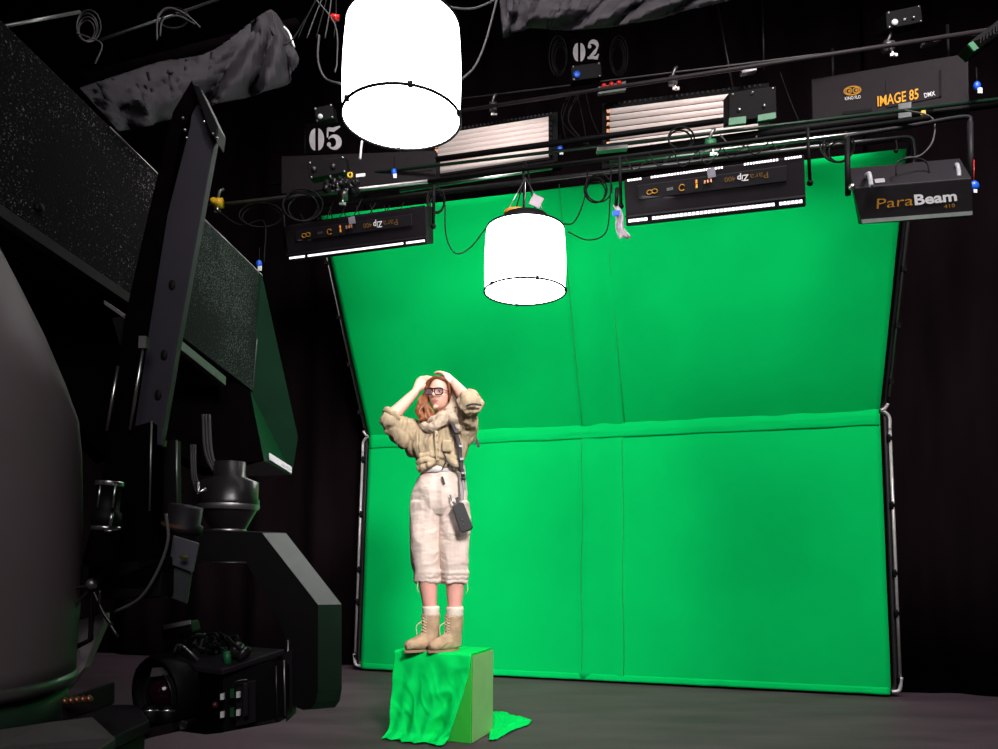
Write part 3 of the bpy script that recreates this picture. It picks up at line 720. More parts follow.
# black cloth wraps
def wrap(tops, bots, Y0, Y1, label):
    tp = cat([V((*p, 0)) for p in tops], 8); bt = cat([V((*p, 0)) for p in bots], 8); n = len(tp)-1
    nb = len(bt)-1
    def fn(u, v):
        a = tp[min(int(u*n), n)]; b = bt[min(int(u*nb), nb)]; q = a.lerp(b, v)
        Y = Y0+(Y1-Y0)*u - .035*abs(noise.noise(V((u*16-v*3, v*2.5+u*4, 7)))) - .012*abs(noise.noise(V((u*34+v*9, v*6, 2)))) - .16*math.sin(v*PI*.8)+ .09*math.sin(u*24+v*5+2*math.sin(u*9))*v+.05*noise.noise(V((u*9, v*4, 3)))
        return at(q.x+2.5*v*math.sin(u*40), q.y, Y)
    return tag(obj('black_cloth', MB().grid(fn, 110, 24), bagcloth, solid=.006), label, 'cloth', None)
wrap([(80, 88), (120, 75), (160, 62), (210, 52), (262, 14), (274, 12), (284, 26)], [(118, 131), (146, 126), (168, 119), (200, 108), (250, 96), (288, 82), (297, 58)], 3.5, 4.3, 'black cloth wrapped and hanging on the pipe at upper left')
wrap([(499, -6), (560, -8), (640, -10), (735, -12)], [(503, 38), (530, 28), (570, 30), (640, 22), (735, -2)], 4.9, 4.6, 'black cloth hanging from the top edge right of the large cylinder light')
q = at(289, 36, 4.2)
tag(obj('white_tie', MB().tube(cat([at(284, 27, 4.2), at(289, 33, 4.2), at(294, 47, 4.2)]), .007, 6), white), 'white tie strip at the end of the wrapped black cloth', 'tie')
tag(obj('white_tie', MB().tube(cat([at(362, 141, 5.0), at(361, 150, 5.0), at(360, 159, 5.0)]), .008, 6), white), 'white tie strip just below the large cylinder light', 'tie')
tag(obj('red_tape', MB().tube([at(331, 17, 4.2), at(339, 18, 4.2)], .018, 8), redm), 'red tape around grey cables left of the large cylinder light', 'tape')

# cables
def wire(pts, r, m, label, group=None, name='cable'):
    return tag(obj(name, MB().tube(cat([at(*p) for p in pts], 7), r, 6), m), label, 'cable', group)
wire([(319, 35, 4.0), (318, 60, 4.0), (325, 78, 4.0), (341, 84, 3.9)], .006, gcable, 'grey cable curving to the left side of the large cylinder light')
wire([(498, -5, 4.2), (486, 40, 4.2), (475, 66, 4.1), (461, 80, 4.0)], .006, gcable, 'grey cable curving to the right side of the large cylinder light')
wire([(440, 3, 3.8), (455, 8, 3.8), (475, 8, 3.8), (495, 0, 3.8)], .005, gcable, 'grey cable sagging from the top of the large cylinder light')
wire([(445, 205, 5.3), (446, 235, 5.3), (455, 253, 5.3), (470, 248, 5.3), (486, 228, 5.2)], .005, cable, 'black cable looping down left of the low cylinder light')
wire([(611, 165, 5.2), (610, 200, 5.2), (606, 232, 5.2), (588, 240, 5.2), (568, 232, 5.1)], .005, cable, 'black cable looping down right of the low cylinder light')
wire([(588, 170, 5.3), (584, 200, 5.3), (574, 222, 5.2), (562, 224, 5.1)], .005, cable, 'shorter black cable right of the low cylinder light')
wire([(521, 232, 5.0), (524, 200, 5.1), (523, 165, 5.2)], .008, cable, 'black cord holding up the low cylinder light')
wire([(510, 230, 5.0), (521, 190, 5.1), (526, 162, 5.2)], .005, cable, 'thin black sling left of the cord above the low cylinder light')
wire([(541, 232, 5.0), (532, 195, 5.1), (527, 165, 5.2)], .005, cable, 'thin black sling right of the cord above the low cylinder light')
wire([(425, 2, 3.45), (410, -8, 3.5), (400, -30, 3.6)], .008, cable, 'black cord holding up the large cylinder light')
wire([(905, 110, 4.5), (932, 118, 4.5), (933, 140, 4.4), (921, 155, 4.4), (905, 158, 4.4)], .005, gcable, 'grey cable curling down right of the orange lettered lamp')
wire([(896, 175, 4.3), (898, 162, 4.3), (912, 158, 4.3), (926, 162, 4.3), (930, 175, 4.3)], .005, cable, 'thin cable arching over the top of the ParaBeam lamp')
wire([(720, 135, 4.9), (735, 150, 4.9), (750, 148, 4.9), (757, 136, 4.9)], .006, gcable, 'grey cable loop under the green taped box')
wire([(780, 72, 5.3), (790, 100, 5.3), (800, 124, 5.3)], .004, cable, 'thin slanting cable left of the orange lettered lamp')
wire([(896, 140, 4.9), (897, 148, 4.9), (896, 151, 4.9)], .004, cable, 'short cord with ball hanging above the ParaBeam lamp')
tag(obj('cord_ball', MB().sph(at(896, 151, 4.9), .014), blk), 'small black ball on a cord above the ParaBeam lamp', 'ball')
def coil(cx, cy, rx, ry, Y, n, m, label, r=.006, dy=4):
    mb = MB()
    for k in range(n):
        rr = 1-.12*k; ox = random.uniform(-2, 2)
        ring = [at(cx+ox+rx*rr*math.cos(a), cy+k*dy*.5+ry*rr*math.sin(a), Y+.02*k+.02*math.sin(a*2)) for a in [2*PI*j/26 for j in range(27)]]
        mb.tube(ring, r, 5, cap=False)
    return tag(obj('cable_coil', mb, m), label, 'cable', None)
coil(838, 146, 17, 16, 4.7, 4, cable, 'coiled black cable hanging left of the ParaBeam lamp')
coil(597, 188, 13, 14, 5.3, 3, cable, 'coiled black cable left of the right long lamp')
coil(437, 200, 9, 12, 5.3, 3, cable, 'coiled black cable above the right end of the left long lamp')
coil(681, 138, 13, 11, 4.9, 2, cable, 'coiled cable in front of the right tube light')
coil(560, 56, 9, 20, 6.0, 4, cable, 'coiled black cable left of the 02 board', dy=2)
coil(617, 56, 9, 20, 6.0, 4, cable, 'coiled black cable right of the 02 board', dy=2)
coil(302, 205, 20, 16, 5.3, 3, cable, 'coiled black cable above the left end of the left long lamp')
coil(260, 215, 22, 12, 5.6, 2, cable, 'loose black cable loops beside the yellow clamp')
for k in range(7):
    x = 300+k*14
    wire([(x, 210+random.uniform(-6, 6), 5.5), (x+8, 225+random.uniform(-5, 4), 5.45), (x+20, 205+random.uniform(-6, 4), 5.5)], .004, cable, 'thin black cable drooping over the left long lamp', 'cables drooping over the left long lamp')
for k in range(9):
    x = 625+k*24; y = 165-k*3.2
    wire([(x, y-8, 4.8), (x+10, y+6+random.uniform(-3, 3), 4.75-.012*(k % 3)), (x+26, y-10, 4.8)], .004, cable, 'thin black cable drooping over the right long lamp', 'cables drooping over the right long lamp')
for k in range(6):
    x = 570+k*3
    wire([(x, 90, 5.9), (x+random.uniform(-14, 8), 120, 5.85), (x+random.uniform(-4, 26), 150, 5.7)], .004, cable, 'thin black cable hanging between the two tube lights', 'cables hanging between the two tube lights')
for k in range(5):
    x = 320+k*4
    wire([(x, -6, 4.6), (x-12+k*3, 16, 4.6), (x-22+k*5, 38, 4.6)], .004, gcable if k % 2 else cable, 'thin cable strand in the bunch left of the large cylinder light', 'cable bunch left of the large cylinder light')
wire([(157, 40, 3.7), (158, 18, 3.7), (168, 8, 3.7), (185, 14, 3.7), (200, 27, 3.7)], .005, gcable, 'pale cable curling above the black wrapped cloth')
wire([(160, 36, 3.7), (163, 20, 3.7), (178, 16, 3.7), (195, 24, 3.7)], .004, gcable, 'second thinner pale cable curling above the black wrapped cloth')
wire([(76, 33, 3.6), (90, 38, 3.6), (102, 45, 3.6), (95, 64, 3.6)], .004, gcable, 'thin pale cable hanging by the top left rod')
wire([(213, 208, 5.6), (240, 225, 5.6), (264, 222, 5.6), (264, 262, 5.5)], .006, cable, 'black cable running down to the blue tag by the crane')

coil(88, 26, 12, 16, 3.75, 4, gcable, 'tangled pale cables hanging at the top left by the silver rod', r=.0035, dy=3)
coil(172, 18, 16, 10, 3.8, 3, cable, 'coiled thin cable at the top left above the wrapped cloth', r=.004, dy=3)
wire([(265, 22, 4.0), (285, 45, 4.0), (305, 20, 4.0), (318, -4, 4.0)], .004, cable, 'thin black cable sagging beside the end of the wrapped cloth')
wire([(312, -5, 3.9), (335, 25, 3.9), (337, 60, 3.9), (335, 72, 3.9)], .004, gcable, 'thin grey cable hanging just left of the large cylinder light')

# ------------------------------------------------------------------ motion control crane
base = V((-1.5, 1.9, 0))
cr = thing('motion_control_crane', 'big dark motion control crane filling the left foreground', 'crane', base)
# turret: a large grey drum
Yt = 1.75
axc = at(-105, 500, Yt)
def tang(px, py):
    d = ray(px, py); h = V((d.x, d.y, 0)); t_ = V((axc.x, axc.y, 0)).dot(h)/h.length_squared; q = EYE+d*t_
    return (max(V((q.x-axc.x, q.y-axc.y)).length, .002), q.z)
prof = []
for (px, py) in ((70, 672), (76, 668), (77, 655), (81, 600), (83, 520), (82, 455), (79, 422), (66, 386), (46, 340), (22, 292), (0, 250), (-20, 222), (-60, 190), (-104, 185)):
    prof.append(tang(px, py))
obj('turret', MB().lathe((axc.x, axc.y, 0), prof, 64), turM, cr)['label'] = 'large rounded grey turret housing'
rr, az_ = tang(77, 668); a = V((0, 0, az_))
obj('turret_rim', MB().lathe((axc.x, axc.y, 0), [(rr*.9, a.z-.032), (rr*1.00, a.z-.028), (rr*1.01, a.z-.010), (rr*1.0, a.z-.0), (rr*.9, a.z+.002)], 64), alu, cr)
obj('turret_base', MB().lathe((axc.x, axc.y, 0), [(rr*.88, a.z-.13), (rr*.96, a.z-.12), (rr*.96, a.z-.03), (rr*.8, a.z-.03)], 64), mat('green_black', (.012, .03, .018), .5), cr)
# base platform
zt = a.z-.13
pts = [(-.95-1.4, 1.3), (-.86, 1.3), (-.86, 1.95), (-.98, 2.15), (-2.3, 2.15)]
obj('base_deck', MB().slab([(x, y, zt-.03) for x, y in pts], (0, 0, .03)), dkgrey, cr, bevel=.006)
obj('base_chassis', MB().slab([(x*.99-.02, y, .12) for x, y in pts], (0, 0, zt-.155)), fixM, cr)
for x in (-2.1, -1.0):
    for y in (1.45, 2.0): obj('wheel', MB().tube([V((x-.03, y, .075)), V((x+.03, y, .075))], .074, 20), blk, cr)
obj('base_bracket', MB().slab([at(60, 700, 1.7), at(93, 688, 1.75), at(93, 712, 1.75), at(60, 722, 1.7)], (0, .1, 0)), fixM, cr, bevel=.004)
for k in range(5): obj('cable_plug', MB().tube([at(64+k*6, 702-k*.6, 1.68), at(67+k*6, 700-k*.6, 1.68)], .008, 8), copper, cr)
obj('deck_rail', MB().slab([at(110, 741, 1.95), at(172, 723, 2.1), at(174, 731, 2.1), at(112, 749, 1.95)], (0, .04, 0)), fixM, cr)
# leaning pale support panel behind the turret
obj('support_panel', MB().slab([at(70, 600, 2.0), at(72, 622, 2.0), at(104, 613, 2.05), at(104, 622, 2.05), at(84, 668, 2.0), at(60, 695, 1.95), at(60, 600, 2.0)], (0, .03, 0)), mat('mid_grey_panel', (.42, .36, .39), .6), cr)
obj('support_strut', MB().tube([at(92, 614, 1.95), at(90, 640, 1.93), at(70, 650, 1.93)], .007, 6), blk, cr)
# boom
def Yb(x): return 1.88*2.95/(2.95-(2.95-1.88)*(x/257))
def bo(x, y, d=0): return at(x, y, Yb(x)+d)
bn = V((-.85, .5, .1)).normalized()  # the arm has its width away from the lens
poly = [bo(-40, -20), bo(80, 97), bo(262, 276), bo(253, 391), bo(140, 303), bo(60, 246), bo(-40, 176)]
obj('boom_arm', MB().slab(poly, (-.30, .18, 0)), speck, cr, bevel=.004)['label'] = 'speckled black boom arm'
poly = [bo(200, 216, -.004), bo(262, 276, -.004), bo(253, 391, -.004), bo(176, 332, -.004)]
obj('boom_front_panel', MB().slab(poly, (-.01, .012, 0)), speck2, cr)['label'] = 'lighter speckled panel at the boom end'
for a_, b_ in (((-40, 176), (141, 301)), ((176, 336), (226, 377))):
    pa, pb = bo(*a_, -.02), bo(*b_, -.02); 
    obj('boom_rail', MB().slab([pa, pb, pb-V((0, 0, .03)), pa-V((0, 0, .03))], (-.03, .03, 0)), alu if a_[0] > 100 else pole, cr)
for p_, q_ in (((110, 127), (162, 178)), ((200, 215), (262, 275)), ((262, 275), (253, 388))): obj('boom_edge_trim', MB().tube([bo(*p_, -.003), bo(*q_, -.003)], .0022, 6), alu, cr)
obj('boom_port', MB().lathe(bo(38, 208, -.012), [(.012, 0), (.012, .01), (.001, .01)], 20, axis=(.9, -.5, 0)), blk, cr)
# nose: the boom head reaching down on the right
Yn = 2.95
f1 = [at(262, 275, Yn), at(298, 437, Yn+.16), at(292, 475, Yn+.16), at(264, 461, Yn-.02), at(250, 390, Yn-.02)]
def pr(x, y, Y): return at(x, y, Y)
mb = MB().slab(f1, (-.34, .10, 0)); obj('boom_head', mb, mat('head_green_spill', (.004, .022, .010), .32, var=.25, scale=5), cr)['label'] = 'angled end cap of the boom with green screen light painted in'  # green bounce from the screen is painted into the base colour
obj('head_under_block', MB().slab([at(150, 330, 2.62), at(250, 391, 2.88), at(264, 460, 2.9), at(250, 462, 2.9), at(205, 468, 2.8), at(150, 440, 2.7)], (-.12, .3, 0)), blk_m, cr)
obj('rail_end', MB().tube([bo(140, 303), bo(120, 350, .3)], .01, 6), blk, cr)
patch_o, patch_n = f1[1], (f1[1]-f1[0]).cross(f1[3]-f1[0]).normalized()
patch(cr, 'warning_label', ((269, 453), (291, 467), (291, 473.5), (269.5, 460)), patch_o, patch_n, white, .004)
print_on(cr, 'label_print', 'CAUTION', patch_o+patch_n*0, patch_n, (280, 465.5), (290, 471.5), 2.4, blk)
# lower dark body filling between turret and boom
obj('arm_housing', MB().slab([at(-10, 205, 2.3), at(140, 305, 2.55), at(150, 340, 2.55), at(128, 440, 2.5), at(108, 460, 2.5), at(70, 420, 2.4), at(0, 330, 2.3)], (-.1, .12, 0)), blk_m, cr)
# mast: slanted column
Ym = 1.95
mast = [at(196, 84, Ym+.06), at(217, 133, Ym), at(161, 442, Ym), at(132, 442, Ym)]
mast = [at(190, 125, Ym), at(193, 96, Ym), at(216, 134, Ym), at(201, 215, Ym), at(178, 340, Ym), at(160, 445, Ym), at(131, 445, Ym), at(150, 322, Ym), at(167, 215, Ym)]
obj('mast', MB().slab(mast, (-.01, .05, 0)), colM, cr, bevel=.003)['label'] = 'slanted grey mast'
ms = [at(192, 80, Ym-.01), at(197, 100, Ym-.01), at(180, 135, Ym-.01), at(166, 215, Ym-.01), at(149, 322, Ym-.01), at(131, 445, Ym-.01), at(108, 445, Ym-.01), at(124, 322, Ym-.01), at(148, 215, Ym-.01), at(173, 112, Ym-.01)]
obj('mast_side_rail', MB().slab(ms, (-.01, .05, 0)), blk_m, cr)
obj('mast_cap', MB().slab([at(192, 84, Ym-.03), at(199, 86, Ym-.03), at(218, 126, Ym-.03), at(216, 142, Ym-.03), at(209, 131, Ym-.03)], (0, .06, 0)), blk, cr, bevel=.003)
for x, y in ((204, 122), (213, 134), (217, 138)): obj('cap_bolt', MB().sph(at(x, y, Ym-.035), .004), metal, cr)
for (x, y) in ((185, 130), (183, 118), (187, 138)): obj('rail_fitting', MB().sph(at(x, y, Ym-.03), .004), metal, cr)
for x, y in ((172, 285), (164, 355), (158, 395)): obj('mast_slot', MB().sph(at(x, y, Ym-.001), (.009, .004, .014)), blk, cr)
obj('guide_rod', MB().tube([at(118, 366, Ym-.06), at(107, 431, Ym-.06)], .004, 8), metal, cr)
obj('guide_rod', MB().tube([at(144, 342, Ym-.06), at(130, 430, Ym-.06)], .004, 8), metal, cr)
obj('rod_clamp', MB().box(at(144, 343, Ym-.06), (.018, .02, .03)), alu, cr)
obj('side_lug', MB().slab([at(104, 300, 2.0), at(127, 316, 2.0), at(127, 320, 2.0), at(104, 304, 2.0)], (0, .04, 0)), alu, cr)
obj('side_lug_block', MB().slab([at(112, 318, 2.0), at(135, 314, 2.0), at(135, 340, 2.0), at(120, 345, 2.0)], (0, .05, 0)), blk, cr)
# lower carriage
obj('carriage', MB().slab([at(108, 433, Ym-.05), at(152, 421, Ym-.05), at(150, 512, Ym-.05), at(165, 560, Ym-.05), at(150, 590, Ym-.05), at(85, 590, Ym-.05), at(82, 560, Ym-.05), at(98, 500, Ym-.05)], (-.02, .12, 0)), blk_m, cr, bevel=.004)
obj('carriage_edge', MB().tube([at(151.5, 421, Ym-.055), at(149.5, 511, Ym-.055)], .0025, 6), alu, cr)
obj('rear_plate', MB().slab([at(153, 442, 2.05), at(176, 440, 2.05), at(177, 515, 2.05), at(153, 512, 2.05)], (0, .03, 0)), blk, cr)
obj('rear_plate_edge', MB().tube([at(176.5, 440, 2.045), at(177, 508, 2.045)], .003, 6), alu, cr)
obj('copper_pads', MB().slab([at(152, 435, 2.0), at(164, 440, 2.0), at(163, 446, 2.0), at(152, 442, 2.0)], (0, .02, 0)), copper, cr)
ax = (at(105, 560, 1.8)-at(112, 482, 1.8)).normalized(); p0 = at(110, 481, 1.8)
obj('lift_motor', MB().lathe(p0, [(.024, 0), (.030, .002), (.030, .012), (.026, .014), (.026, .07), (.032, .074), (.034, .10), (.030, .104), (.030, .20), (.001, .20)], 28, axis=ax), blk, cr)
obj('motor_collar', MB().lathe(p0, [(.0305, .001), (.031, .003), (.031, .010), (.0305, .012)], 28, axis=ax).lathe(p0+ax*.105, [(.031, 0), (.032, .004), (.031, .01)], 28, axis=ax), metal, cr)
mb = MB()
for dx in (-9.5, 5.5): mb.tube([at(110+dx, 484, 1.775), at(107+dx, 508, 1.775)], .0025, 6)
mb.tube([at(112, 513, 1.765), at(110, 526, 1.765)], .004, 6)
obj('motor_rods', mb, metal, cr)
obj('motor_ring', MB().sph(at(108, 531, 1.765), (.009, .005, .004)), metal, cr)
obj('gearbox', MB().slab([at(75, 565, 1.9), at(165, 556, 1.9), at(160, 598, 1.9), at(80, 600, 1.9)], (0, .15, 0)), blk, cr, bevel=.006)
# sensor head with copper ring and tilted plates
q = at(182, 519, 2.0); 
obj('encoder_drum', MB().lathe(q-V((.0, 0, .035)), [(.048, 0), (.05, .012), (.05, .022), (.042, .026), (.042, .07), (.001, .07)], 32, axis=(.18, -.1, 1)), dkgrey, cr)
obj('encoder_band', MB().lathe(q-V((.0, 0, .022)), [(.0505, 0), (.0525, .004), (.0505, .010)], 32, axis=(.18, -.1, 1), closed=True), copper, cr)
obj('sensor_plate', MB().slab([at(173, 535, 1.93), at(199, 543, 1.93), at(193, 573, 1.95), at(169, 564, 1.95)], (-.01, .03, 0)), paleP, cr, bevel=.003)
obj('sensor_badge', MB().sph(at(184, 557, 1.925), (.012, .003, .006)), mat('olive_badge', (.06, .06, .01), .5), cr)
obj('lower_plate', MB().slab([at(172, 565, 1.96), at(192, 573, 1.96), at(187, 604, 1.98), at(167, 597, 1.98)], (-.01, .03, 0)), mat('slate_plate', (.05, .055, .06), .5), cr, bevel=.003)
obj('plate_edge', MB().tube([at(171.5, 566, 1.955), at(166.5, 597, 1.975)], .003, 6), white, cr)
obj('control_cable', MB().tube(cat([at(166, 514, 1.9), at(168, 540, 1.88), at(158, 570, 1.88), at(140, 598, 1.88), at(115, 612, 1.9)]), .004, 6), gcable, cr)
for pp in ([(75, 588), (88, 586), (92, 584)], [(92, 588), (78, 602), (70, 616)], [(93, 590), (103, 612), (118, 637)], [(92, 588), (91, 610), (92, 640)], [(100, 590), (100, 608), (112, 625)]):
    obj('hose', MB().tube(cat([at(x, y, 1.85) for x, y in pp]), .004, 6), blk if pp[1][0] == 91 else pole, cr)
obj('hose_joint', MB().sph(at(92, 584, 1.84), .014), alu, cr)
hoseM = mat('dull_hose', (.03, .027, .028), .6, spec=.2)
for k in range(3):
    obj('hose', MB().tube(cat([at(203+k*3, 415, 2.66), at(205+k*3, 450, 2.6), at(213+k*2, 470, 2.55), at(224, 482, 2.5)]), .006, 8), hoseM, cr)
for k in range(3):
    obj('hose', MB().tube(cat([at(191+k*2, 445, 2.62), at(192+k*2, 475, 2.5), at(196+k*3, 492, 2.5)]), .004, 6), hoseM, cr)
obj('valve', MB().tube([at(198, 482, 2.4), at(198, 493, 2.4), at(206, 489, 2.4)], .006, 6), metal, cr)
# pan drum
c = at(228, 530, 2.55); zz = lambda y: at(228, y, 2.55).z
prof = [(.055, zz(533)), (.10, zz(529)), (.155*.45, zz(528.9)), ]
prof = [(.05, zz(534)), (.055, zz(530)), (.095, zz(507)), (.097, zz(505)), (.097, zz(500)), (.093, zz(498)), (.093, zz(482)), (.05, zz(477)), (.05, zz(462))]
obj('pan_drum', MB().lathe((c.x, c.y, 0), prof, 40), mat('satin_drum', (.016, .013, .016), .3, metal=.3), cr)['label'] = 'satin black tapered pan drum'
obj('drum_rim', MB().lathe((c.x, c.y, 0), [(.094, zz(510)), (.099, zz(507)), (.097, zz(504.5))], 40, closed=True).lathe((c.x, c.y, 0), [(.051, zz(534)), (.062, zz(531.5)), (.056, zz(529))], 40, closed=True), alu, cr)
# L shaped arm
Ya = 2.40
arm = [(196, 530), (262, 533), (318, 605), (318, 690), (316, 702), (311, 709), (303, 710), (291, 705), (287, 695), (288, 648), (282, 626), (246, 562), (196, 562)]
depth = V((.066, .03, 0))
front = [at(x, y, Ya) for x, y in arm]
obj('head_arm', MB().slab(front, depth), blk, cr)
def face(i, j, m, name, t=.002):
    a, b = front[i], front[j]; n_ = (b-a).cross(depth).normalized(); n_ = n_ if n_.x+n_.z > 0 else -n_
    return obj(name, MB().slab([a+n_*t, b+n_*t, b+depth+n_*t, a+depth+n_*t], -n_*t*.9), m, cr)
face(1, 2, capM, 'arm_top_lit_face')['label'] = 'sloping arm top with overhead light painted in pale grey'  # overhead light on this face is painted in by a paler colour
face(0, 1, dkgrey, 'arm_flat_cover')
gb = mat('arm_side_green_spill', (.004, .022, .010), .35)  # reflection of the green screen painted into the arm's side faces
face(2, 3, gb, 'arm_side_spill_face'); face(3, 4, gb, 'arm_side_spill_face'); face(4, 5, gb, 'arm_side_spill_face')
for y in (612, 640, 668):
    for x in (321, 337): obj('rivet', MB().sph(at(x, y, Ya+.015 if x < 330 else Ya+.11), .004), alu, cr)
for k in range(6): obj('rivet', MB().sph(at(321+k*3.4, 613, Ya+.02+.018*k), .003), pole, cr)
obj('arm_inner_trim', MB().tube([at(288, 640, Ya-.002), at(287, 700, Ya-.002)], .003, 6), alu, cr)
obj('arm_lower_trim', MB().tube([at(196, 562.5, Ya-.002), at(246, 562.5, Ya-.002)], .003, 6), pole, cr)

# ------------------------------------------------------------------ film camera held by the arm
Yc = 2.25
fc = thing('film_camera', 'black film camera slung low beside the crane head arm', 'camera', at(215, 732, Yc))
K = lambda x, y, d=0: at(x, y, Yc+d)
obj('body', MB().slab([K(222, 672, -.06), K(276, 661, .02), K(287, 666, .05), K(287, 718, .05), K(278, 723, .02), K(222, 733, -.06)], (-.02, .22, 0)), blk, fc, bevel=.006)
obj('body_edge', MB().tube([K(276, 666, .015), K(277, 722, .015)], .003, 6), pole, fc)
obj('front_block', MB().slab([K(170, 668, -.02), K(224, 673, -.05), K(224, 733, -.05), K(205, 735, -.05), K(165, 730, -.02)], (0, .2, 0)), blk_m, fc, bevel=.006)
obj('top_plate', MB().slab([K(168, 668, -.04), K(222, 676, -.08), K(285, 655, .04), K(240, 652, .1), K(180, 655, .06)], (0, 0, .018)), dkgrey, fc, bevel=.004)
ax = V((-.50, -.86, -.06)).normalized(); c = K(166, 692, -.06)
ro = .102
obj('lens_hood', MB().lathe(c-ax*.05, [(ro*.85, 0), (ro*.98, .02), (ro*1.0, .085), (ro*.93, .09), (ro*.90, .05), (ro*.7, .03), (.001, .03)], 44, axis=ax), blk, fc)
obj('lens_barrel', MB().lathe(c-ax*.03, [(ro*.66, 0), (ro*.66, .05), (ro*.58, .055), (ro*.58, .03), (.001, .03)], 44, axis=ax), dkgrey, fc)
obj('lens_glass', MB().sph(c+ax*.005, (.047, .047, .047), n=24, m=14), lensG, fc)['label'] = 'dark reddish lens glass'
obj('lens_ring', MB().lathe(c-ax*.0, [(ro*.60, .02), (ro*.62, .026), (ro*.60, .03)], 44, axis=ax, closed=True), pole, fc)
obj('hood_arm', MB().tube(cat([K(138, 672, -.05), K(150, 660, -.04), K(170, 655, -.02), K(200, 662, -.02)]), .010, 8), blk, fc)
obj('slate_tag', MB().slab([K(152, 668, -.1), K(168, 667, -.1), K(168, 675, -.1), K(150, 677, -.1)], (0, .005, 0)), mat('dark_grey_tag', (.09, .075, .08), .5), fc)
# base plate & follow focus
obj('mount_plate', MB().slab([K(128, 720, -.12), K(170, 716, -.10), K(188, 722, -.10), K(186, 730, -.10), K(150, 738, -.13), K(130, 730, -.14)], (0, .16, .0)), dkgrey, fc, bevel=.004)
for x in (150, 167): obj('focus_motor', MB().lathe(K(x, 722, -.13), [(.024, 0), (.026, .004), (.026, .030), (.020, .034), (.020, .044), (.001, .044)], 24), blk, fc)
for x in (150, 167): obj('motor_ring', MB().lathe(K(x, 722, -.13)+Z*.030, [(.0255, 0), (.027, .003), (.0255, .006)], 24, closed=True), metal, fc)
obj('bolt_row', MB().sph(K(133, 716, -.14), .006).sph(K(139, 714, -.14), .006).sph(K(144, 716, -.14), .006), metal, fc)
# side panel buttons
obj('side_door', MB().slab([K(236, 684, -.062), K(256, 680, -.035), K(256, 722, -.035), K(236, 727, -.062)], (0, .004, 0)), fixM, fc, bevel=.003)
obj('door_handle', MB().tube(cat([K(233, 688, -.07), K(235, 682, -.08), K(247, 680, -.07), K(247, 684, -.065)]), .003, 6), pole, fc)
obj('door_bar', MB().slab([K(243, 684, -.075), K(248, 683, -.07), K(248, 716, -.07), K(243, 717, -.075)], (0, .01, 0)), dkgrey, fc, bevel=.002)
for x, y in ((222, 697), (238, 695), (222, 715), (238, 713)):
    obj('button', MB().slab([K(x-1.8, y-3, -.085), K(x+1.6, y-3.4, -.083), K(x+1.6, y+2.6, -.083), K(x-1.8, y+3, -.085)], (0, .01, 0)), white, fc)['label'] = 'small white button'
for y in (694, 713): obj('green_key', MB().slab([K(230, y-5, -.08), K(234, y-5.4, -.08), K(234, y+4, -.08), K(230, y+4, -.08)], (0, .006, 0)), mat('dark_green_key', (.01, .07, .03), .4), fc)
obj('red_cap', MB().sph(K(215, 705, -.08), .009), mat('dark_red', (.08, .01, .01), .4), fc)
# monitor and cables on top
obj('monitor', MB().slab([K(161, 626, -.05), K(190, 621, -.03), K(192, 632, -.03), K(162, 640, -.05)], (0, .07, 0)), blk, fc, bevel=.006)
obj('monitor_screen', MB().slab([K(163, 625, -.055), K(190, 620, -.035), K(190, 624, -.035), K(163, 630, -.055)], (0, .006, 0)), mat('pale_monitor', (.25, .24, .27), .4), fc)
obj('monitor_arm', MB().tube([K(180, 634, .0), K(190, 650, .0)], .008, 8), blk, fc)
rn = random.Random(3)
for k in range(12):
    x = 178+rn.random()*35; pts_ = [K(x, 655-rn.random()*6, -.02+rn.random()*.05)]
    for j in range(3): pts_.append(K(x+6+j*9+rn.uniform(-5, 5), 640+rn.uniform(-8, 10), rn.uniform(-.05, .04)))
    pts_.append(K(min(x+30, 240), 657-rn.random()*4, .02))
    obj('cable', MB().tube(cat(pts_), rn.choice((.003, .004, .005)), 6), rn.choice((cable, pole, cable)), fc)
obj('lever', MB().tube([K(181, 645, -.06), K(190, 652, -.06), K(198, 660, -.06)], .004, 6).tube(cat([K(174, 652, -.06), K(178, 645, -.06), K(186, 648, -.06)]), .004, 6), alu, fc)
obj('green_plug', MB().tube([K(227, 651, -.04), K(228, 666, -.04)], .011, 10), greenp, fc)['label'] = 'green plug'
obj('roller', MB().lathe(K(233, 648, -.02), [(.018, 0), (.024, .004), (.024, .02), (.02, .022), (.02, .03), (.024, .034), (.024, .045), (.001, .047)], 24, axis=(.5, -.1, -.25)), pole, fc)
obj('mount_bar', MB().slab([K(276, 656, .05), K(292, 650, .1), K(292, 716, .1), K(286, 722, .05)], (0, .05, 0)), dkgrey, fc)
obj('mount_edge', MB().tube([K(284, 660, .03), K(285, 716, .03)], .003, 6), alu, fc)

# dolly track piece in the lower left corner
s = thing('track_rail', 'low dark rail and footplate in the bottom left corner in front of the crane', 'rail', on_floor(90, 742))
a = at(-10, 742, 1.35)
obj('footplate', MB().slab([at(-10, 730, 1.42), at(50, 722, 1.5), at(92, 716, 1.62), at(116, 738, 1.55), at(100, 749, 1.45), at(-10, 749, 1.38)], (0, 0, -.02)), mat('footplate_grey', (.045, .038, .040), .6, bump=.05, spec=.15), s, bevel=.004)
for x in (0, 85): 
    p = at(x, 738, 1.5); obj('foot', MB().tube([V((p.x, p.y, .0)), V((p.x, p.y, p.z-.02))], .03, 12), blk, s)

